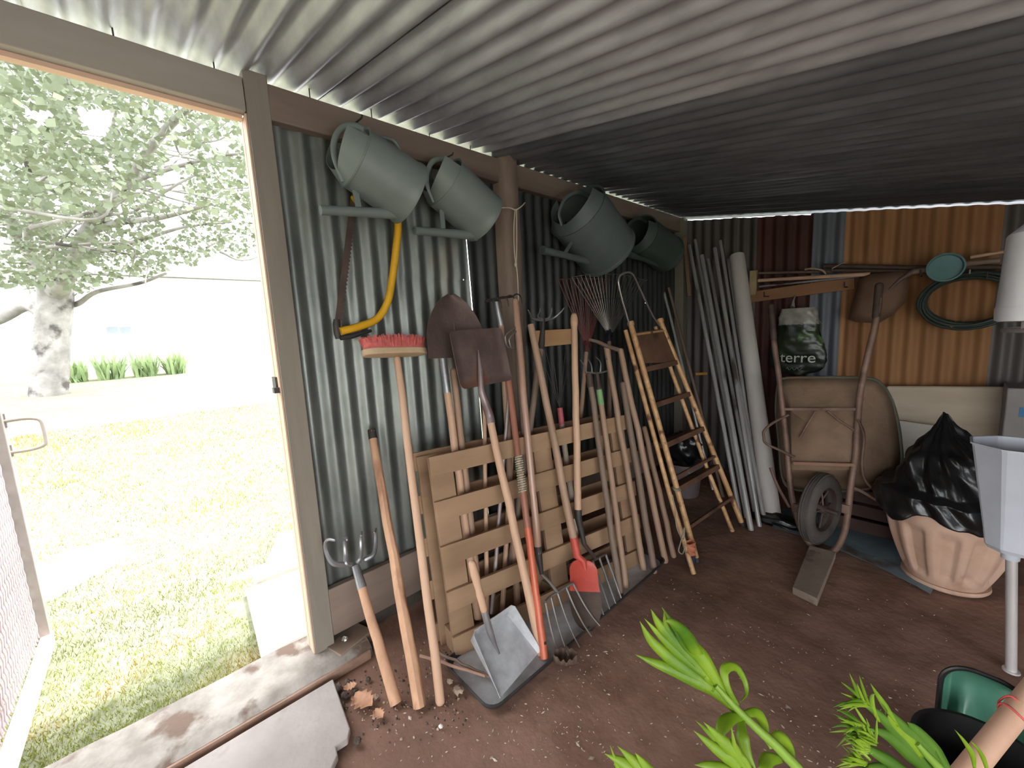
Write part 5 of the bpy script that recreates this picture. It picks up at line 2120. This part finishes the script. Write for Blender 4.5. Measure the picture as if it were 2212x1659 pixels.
def leaf(pts, w, D, fold=.25, tw=0.0, base_w=.45, dd=None, name='leaf', parent=None, material=None):
    """strap leaf through the pixels pts (x, y[, extra depth]); w: half width in pixels"""
    P = [gd(p[0], p[1], D + (p[2] if len(p) > 2 else 0)) for p in pts]
    c = catmull(P, 6)
    n = len(c)
    hw = w * .88 * D / FPX
    m = MB()
    vs, fs = [], []
    prev = None
    for i, q in enumerate(c):
        tg = (c[min(i + 1, n - 1)] - c[max(i - 1, 0)]).normalized()
        view = (q - CAM).normalized()
        sd_ = tg.cross(view)
        if sd_.length < 1e-4:
            sd_ = prev or V((1, 0, 0))
        sd_.normalize()
        if prev is not None and sd_.dot(prev) < 0:
            sd_ = -sd_
        prev = sd_
        nn_ = sd_.cross(tg).normalized()
        ang = tw * (i / (n - 1))
        s2 = sd_ * cos(ang) + nn_ * sin(ang)
        n2 = -sd_ * sin(ang) + nn_ * cos(ang)
        f = i / (n - 1)
        k = (base_w + (1 - base_w) * min(1, f / .35)) * (1 - max(0, (f - .35) / .65) ** 1.35)
        k = max(k, .02)
        for j in (-1, -.5, 0, .5, 1):
            vs.append(q + s2 * (hw * k * j) + n2 * (abs(j) * hw * k * fold))
    for i in range(n - 1):
        for j in range(4):
            a0 = i * 5 + j
            fs.append((a0, a0 + 1, a0 + 6, a0 + 5))
    m.add(vs, fs)
    return m.build(name, material or leafA, parent, sharp=180, solid=.0006)


def lily(label, base_px, D, stem_px, r_px, pot_shift, pot_r, pot_h):
    top = gd(base_px[0], base_px[1], D)
    pc_ = V((top.x + pot_shift[0], top.y + pot_shift[1], 0))
    t = thing('lily', label, 'plant', pc_, 'lilies in pots in the foreground')
    S = [gd(p[0], p[1], D + (p[2] if len(p) > 2 else 0)) for p in stem_px]
    foot = V((pc_.x, pc_.y, pot_h - .03))
    c = catmull([foot, foot.lerp(S[0], .5) + V((0, 0, .03))] + S, 6)
    r = m_of(r_px, S[0])
    MB().tube(c, [r * 1.1 - r * .7 * i / (len(c) - 1) for i in range(len(c))], 10).build('stem', stemm, t)
    m = MB().lathe([(.0002, 0), (pot_r * .75, 0), (pot_r, pot_h - .02), (pot_r * 1.06, pot_h - .018), (pot_r * 1.06, pot_h), (pot_r * .97, pot_h), (pot_r * .95, pot_h - .04), (.0002, pot_h - .035)], pc_, seg=24)
    m.build('pot', potm, t)
    return t


D1 = .80
t = lily('tall bright green lily with curled strap leaves, tip pointing up left', (1740, 1700), D1,
         [(1745, 1700), (1690, 1625), (1640, 1578), (1600, 1540), (1570, 1508), (1545, 1480)], 13, (.05, -.12), .09, .16)
for L in ([(1545, 1490), (1475, 1440), (1410, 1388), (1382, 1342)], 17), ([(1570, 1515), (1520, 1430), (1470, 1372), (1430, 1312, .02)], 21), \
        ([(1540, 1480), (1470, 1400), (1425, 1350), (1406, 1316)], 15), ([(1560, 1498), (1510, 1420), (1480, 1370, -.02), (1452, 1345, -.03), (1434, 1340, -.03)], 16), \
        ([(1525, 1462), (1470, 1415), (1425, 1372), (1392, 1336)], 12), ([(1500, 1440), (1465, 1395), (1440, 1355), (1434, 1320)], 11), ([(1605, 1548), (1540, 1488), (1470, 1452), (1415, 1432), (1372, 1414)], 19):
    leaf(L[0], L[1], D1, .3, parent=t)
for L in ([(1594, 1526), (1572, 1486), (1564, 1452, .01), (1576, 1440, .02), (1594, 1446, .03), (1610, 1475, .03), (1612, 1500, .02), (1598, 1518, .0)], 11), \
        ([(1606, 1548), (1580, 1552, -.02), (1560, 1570, -.04), (1556, 1596, -.05), (1570, 1618, -.05)], 15), ([(1608, 1542), (1632, 1540, .01), (1648, 1560, .02), (1656, 1592, .02), (1668, 1616, .02)], 13), \
        ([(1602, 1550), (1604, 1590, -.03), (1616, 1630, -.04), (1636, 1668, -.05)], 14), ([(1658, 1610), (1684, 1596, .01), (1706, 1618, .02), (1718, 1660, .02)], 17), \
        ([(1690, 1640), (1662, 1640, -.03), (1648, 1656, -.05), (1640, 1680, -.06)], 15), ([(1598, 1648), (1570, 1610), (1540, 1590), (1502, 1556)], 12):
    leaf(L[0], L[1], D1, .25, parent=t)
t = lily('short bright green lily shoot below the curled leaves of the tall lily', (1640, 1720), .70,
         [(1640, 1720), (1620, 1690), (1600, 1660)], 12, (.0, -.12), .07, .14)
for L in ([(1612, 1680), (1580, 1640), (1540, 1612), (1498, 1578)], 17), ([(1620, 1690), (1590, 1630), (1555, 1595), (1520, 1560)], 18), ([(1620, 1690), (1600, 1650), (1588, 1620), (1580, 1570)], 12), \
        ([(1610, 1690), (1570, 1665), (1530, 1654), (1500, 1652)], 14), ([(1630, 1690), (1610, 1650), (1596, 1630), (1590, 1605)], 13):
    leaf(L[0], L[1], .70, .3, parent=t, material=leafB)
t = lily('lily shoot with only its tips showing, left of the other lilies', (1440, 1740), .76,
         [(1440, 1740), (1420, 1710), (1405, 1685)], 12, (.0, -.12), .07, .14)
for L in ([(1420, 1720), (1390, 1680), (1350, 1650), (1306, 1628)], 20), ([(1425, 1720), (1400, 1672), (1370, 1645), (1334, 1612)], 18), ([(1430, 1720), (1412, 1680), (1390, 1650), (1372, 1626)], 15), ([(1410, 1720), (1370, 1700), (1340, 1670), (1318, 1610)], 12):
    leaf(L[0], L[1], .76, .3, parent=t, material=leafB)
# feathery lily on the right
D2 = .78
t = lily('bushy lily at the bottom right with clusters of narrow leaf tips', (2090, 1720), D2,
         [(2080, 1720), (2030, 1660), (2000, 1628), (1980, 1605)], 14, (.08, -.10), .09, .16)
dkleaf = mat('dark_lily_leaf', (66, 104, 24), (92, 132, 38), 7, .45, 0, .05, 40, trans=.3)
for L in ([(2050, 1700), (2000, 1620), (1950, 1570), (1905, 1520)], 20), ([(2040, 1700), (1980, 1640), (1920, 1590), (1872, 1572)], 19), ([(2030, 1690), (1960, 1610), (1900, 1545), (1850, 1512)], 15), \
        ([(2060, 1690), (2020, 1630), (1980, 1580), (1960, 1560)], 20), ([(2000, 1700), (1930, 1650), (1880, 1620), (1835, 1590)], 14), ([(2020, 1720), (1960, 1680), (1900, 1660), (1850, 1660)], 18):
    leaf(L[0], L[1], D2, .35, parent=t, material=dkleaf)
for L in ([(1990, 1640), (1960, 1600), (1930, 1570), (1918, 1545)], 22), ([(1940, 1570), (1915, 1530), (1895, 1500), (1880, 1476)], 7), ([(1900, 1560), (1885, 1530), (1884, 1505), (1890, 1498)], 6), ([(2105, 1660, .02), (2100, 1630, .02), (2082, 1600, .02), (2062, 1576, .02)], 6), \
        ([(2140, 1690, .02), (2125, 1640, .02), (2110, 1615, .02), (2095, 1600, .02)], 5):
    leaf(L[0], L[1], D2, .3, parent=t)
rl = random.Random(11)
for (cx, cy, ang, nL, ln, w) in ((1862, 1520, 205, 20, 64, 3.4), (1862, 1572, 190, 20, 64, 3.4), (1866, 1616, 200, 17, 60, 3.2), (1866, 1648, 190, 16, 64, 3.2), (1880, 1600, 235, 12, 56, 3.0)):
    for k in range(nL):
        a_ = radians(ang + rl.uniform(-48, 48))
        l_ = ln * rl.uniform(.65, 1.08)
        bx_, by_ = cx + rl.uniform(-4, 18), cy + rl.uniform(-10, 10)
        bend = rl.uniform(-14, 6)
        ex_, ey_ = bx_ + cos(a_) * l_, by_ + sin(a_) * l_
        mx_, my_ = (bx_ + ex_) / 2 + bend * .3, (by_ + ey_) / 2 + bend * .6
        dz = rl.uniform(-.025, .025)
        leaf([(bx_, by_, 0), (mx_, my_, dz * .6), (ex_, ey_, dz)], w, D2, .3, parent=t, material=leafB if k % 3 else leafA, base_w=.8)

# ================================================================== FLOOR BITS
slab([(-1.506, -.75), (-1.15, -.75), (-1.13, .10), (-1.175, .20), (-1.165, .245), (-1.205, .285), (-1.235, .29), (-1.232, .325), (-1.262, .345), (-1.506, .372)][::-1][::-1], .022, .026, 'floor_slab',
     'grey cement slab with a broken corner lying inside the threshold', slabmat)
stone = mat('pale_stone', (150, 128, 110), (176, 156, 138), 12, .85, 0, .4)
clodm = mat('dark_clod', (66, 54, 48), (88, 74, 66), 12, .9, 0, .6)


def pebble(px, py, r_px, label, material, name='stone', group=None):
    p = gz(px, py, 0)
    r = m_of(r_px, p)
    m = MB().grid(lump(p + V((0, 0, r * .45)), r, r * .85, r * .6, px * .37, .5), rng(0, 1, 18), rng(0, 1, 10))
    return tag(m.build(name, material, sharp=60), label, 'stone', group)


pebble(990, 1494, 11, 'largest pale stone at the corner of the metal tray', stone)
pebble(972, 1474, 7, 'small pale stone just behind the largest one by the tray corner', stone)
pebble(952, 1571, 5, 'small white pebble on the bare floor in front of the broom handle', mat('white_pebble', (214, 206, 200), (226, 220, 214), 6, .7))
pebble(812, 1506, 6, 'small stone between the hoe handle and the leaf', stone)
CG = 'dark earth clods by the slab'
for i, (x, y, r) in enumerate(((728, 1492, 12), (745, 1505, 9), (722, 1512, 10), (752, 1478, 8), (768, 1494, 6), (740, 1526, 7), (795, 1470, 6), (772, 1604, 9))):
    pebble(x, y, r, 'dark earth clod beside the slab and the post foot', clodm, 'clod', CG)
# leaves
lm = mat('dry_leaf', (170, 124, 96), (196, 152, 122), 14, .8, 0, .2)
lmd = mat('brown_leaf', (78, 60, 50), (104, 82, 68), 14, .8, 0, .2)


def dry_leaf(px, py, len_px, ang, label, material, curl=.3):
    p = gz(px, py, .006)
    L_ = m_of(len_px, p)
    a_ = radians(ang)
    d, s_ = V((cos(a_), sin(a_), 0)), V((-sin(a_), cos(a_), 0))

    def fn(u, v):
        e = (u - .5) * 2
        w = .38 * L_ * sin(pi * min(1, v * .96 + .03)) ** .7 * (1 + .22 * sin(v * 26) * abs(e))
        q = p + d * ((v - .5) * L_) + s_ * (w * e)
        q.z += curl * L_ * .5 * (e * e) + curl * L_ * .3 * (v - .5) ** 2 + .002
        return q
    return tag(MB().grid(fn, rng(0, 1, 7), rng(0, 1, 30), thick=.0006).build('leaf', material, sharp=180), label, 'leaf')


dry_leaf(784, 1516, 55, 20, 'pale jagged dry leaf on the floor right of the cement slab', lm, .2)
dry_leaf(757, 1486, 26, 70, 'small brown dry leaf just behind the pale jagged leaf', lm, .3)
dry_leaf(1222, 1437, 52, 40, 'dark curled dry leaf on the floor in front of the metal tray', lmd, 1.0)
dry_leaf(818, 1544, 30, 10, 'small pale leaf scrap in front of the hoe handle', lm, .2)
fq = gz(744, 1378, .06)
m = MB().grid(lump(fq, .02, .012, .009, 3.3, .5), rng(0, 1, 16), rng(0, 1, 10))
tag(m.build('foil', mat('silver_foil', (210, 210, 206), (226, 226, 222), 30, .25, .8, .5, 60)), 'scrap of silver foil on the ledge beside the door post foot', 'foil')
m = MB().box((fq.x, fq.y + .02, .024), (.10, .16, .05), Matrix.Rotation(.3, 3, 'Z'), .004)
tag(m.build('wood_block', oldwood, bevel=.004), 'short brown wood block lying behind the door post foot', 'block')
# tiny litter over the floor
rf = random.Random(21)
m = MB()
for k in range(650):
    if k < 260:
        x, y = rf.uniform(760, 1330), rf.uniform(1380, 1640)
    else:
        x, y = rf.uniform(1150, 2050), rf.uniform(1240, 1655)
    p = gz(x, y, 0)
    if p.x < -1.5 or (-1.29 < p.x < -.96 and .7 < p.y < 1.98) or p.y > 3.0:
        continue
    p.z = floor_z(p.x, p.y) + .001
    a_ = rf.uniform(0, pi)
    l_ = rf.uniform(.002, .006) * (1 if rf.random() < .9 else 2.2)
    w_ = l_ * rf.uniform(.2, .6)
    d, s_ = V((cos(a_), sin(a_), rf.uniform(-.2, .3))) * l_, V((-sin(a_), cos(a_), rf.uniform(-.2, .3))) * w_
    h = V((0, 0, rf.uniform(.001, .003)))
    m.add([p - d, p + s_, p + d, p - s_, p + h], [(0, 1, 4), (1, 2, 4), (2, 3, 4), (3, 0, 4)])
tag(m.build('litter', mat('pale_litter', (158, 138, 122), (196, 180, 164), 90, .85)), 'tiny pale chips and straw bits scattered over the earth floor', 'litter', kind='stuff')

gr = [MB(), MB()]
for k in range(420):
    x, y = rf.uniform(715, 1010), rf.uniform(1375, 1600)
    if y > 1560 and rf.random() < .6:
        continue
    p = gz(x, y, 0)
    if p.x < -1.5 or (p.x < -1.14 and p.y < .36) or (-1.29 < p.x and p.y > .70):
        continue
    r = rf.uniform(.0015, .0055)
    p.z = floor_z(p.x, p.y) + r * .3
    gr[k % 3 == 0].grid(lump(p, r, r * rf.uniform(.6, 1), r * .7, k * .7, .5), rng(0, 1, 8), rng(0, 1, 5))
tag(gr[0].build('gravel', clodm, sharp=50), 'dark crumbs of earth around the feet of the pole and broom', 'gravel', kind='stuff')
tag(gr[1].build('gravel', stone, sharp=50), 'small pale pebbles scattered around the feet of the pole and broom', 'gravel', kind='stuff')

# roofing nails through the plate
for k, (x, y) in enumerate(((243, 65), (461, 134), (674, 252), (802, 242), (928, 300), (1016, 320), (1398, 444))):
    p = gx(x, y, XW - .02)
    tag(MB().tube([V((XW - .02, p.y, 2.16)), V((XW - .02, p.y, 2.225))], .0022, 6).build('nail', dark), 'roofing nail between the wall plate and the roof sheet', 'nail', 'roofing nails along the wall plate')
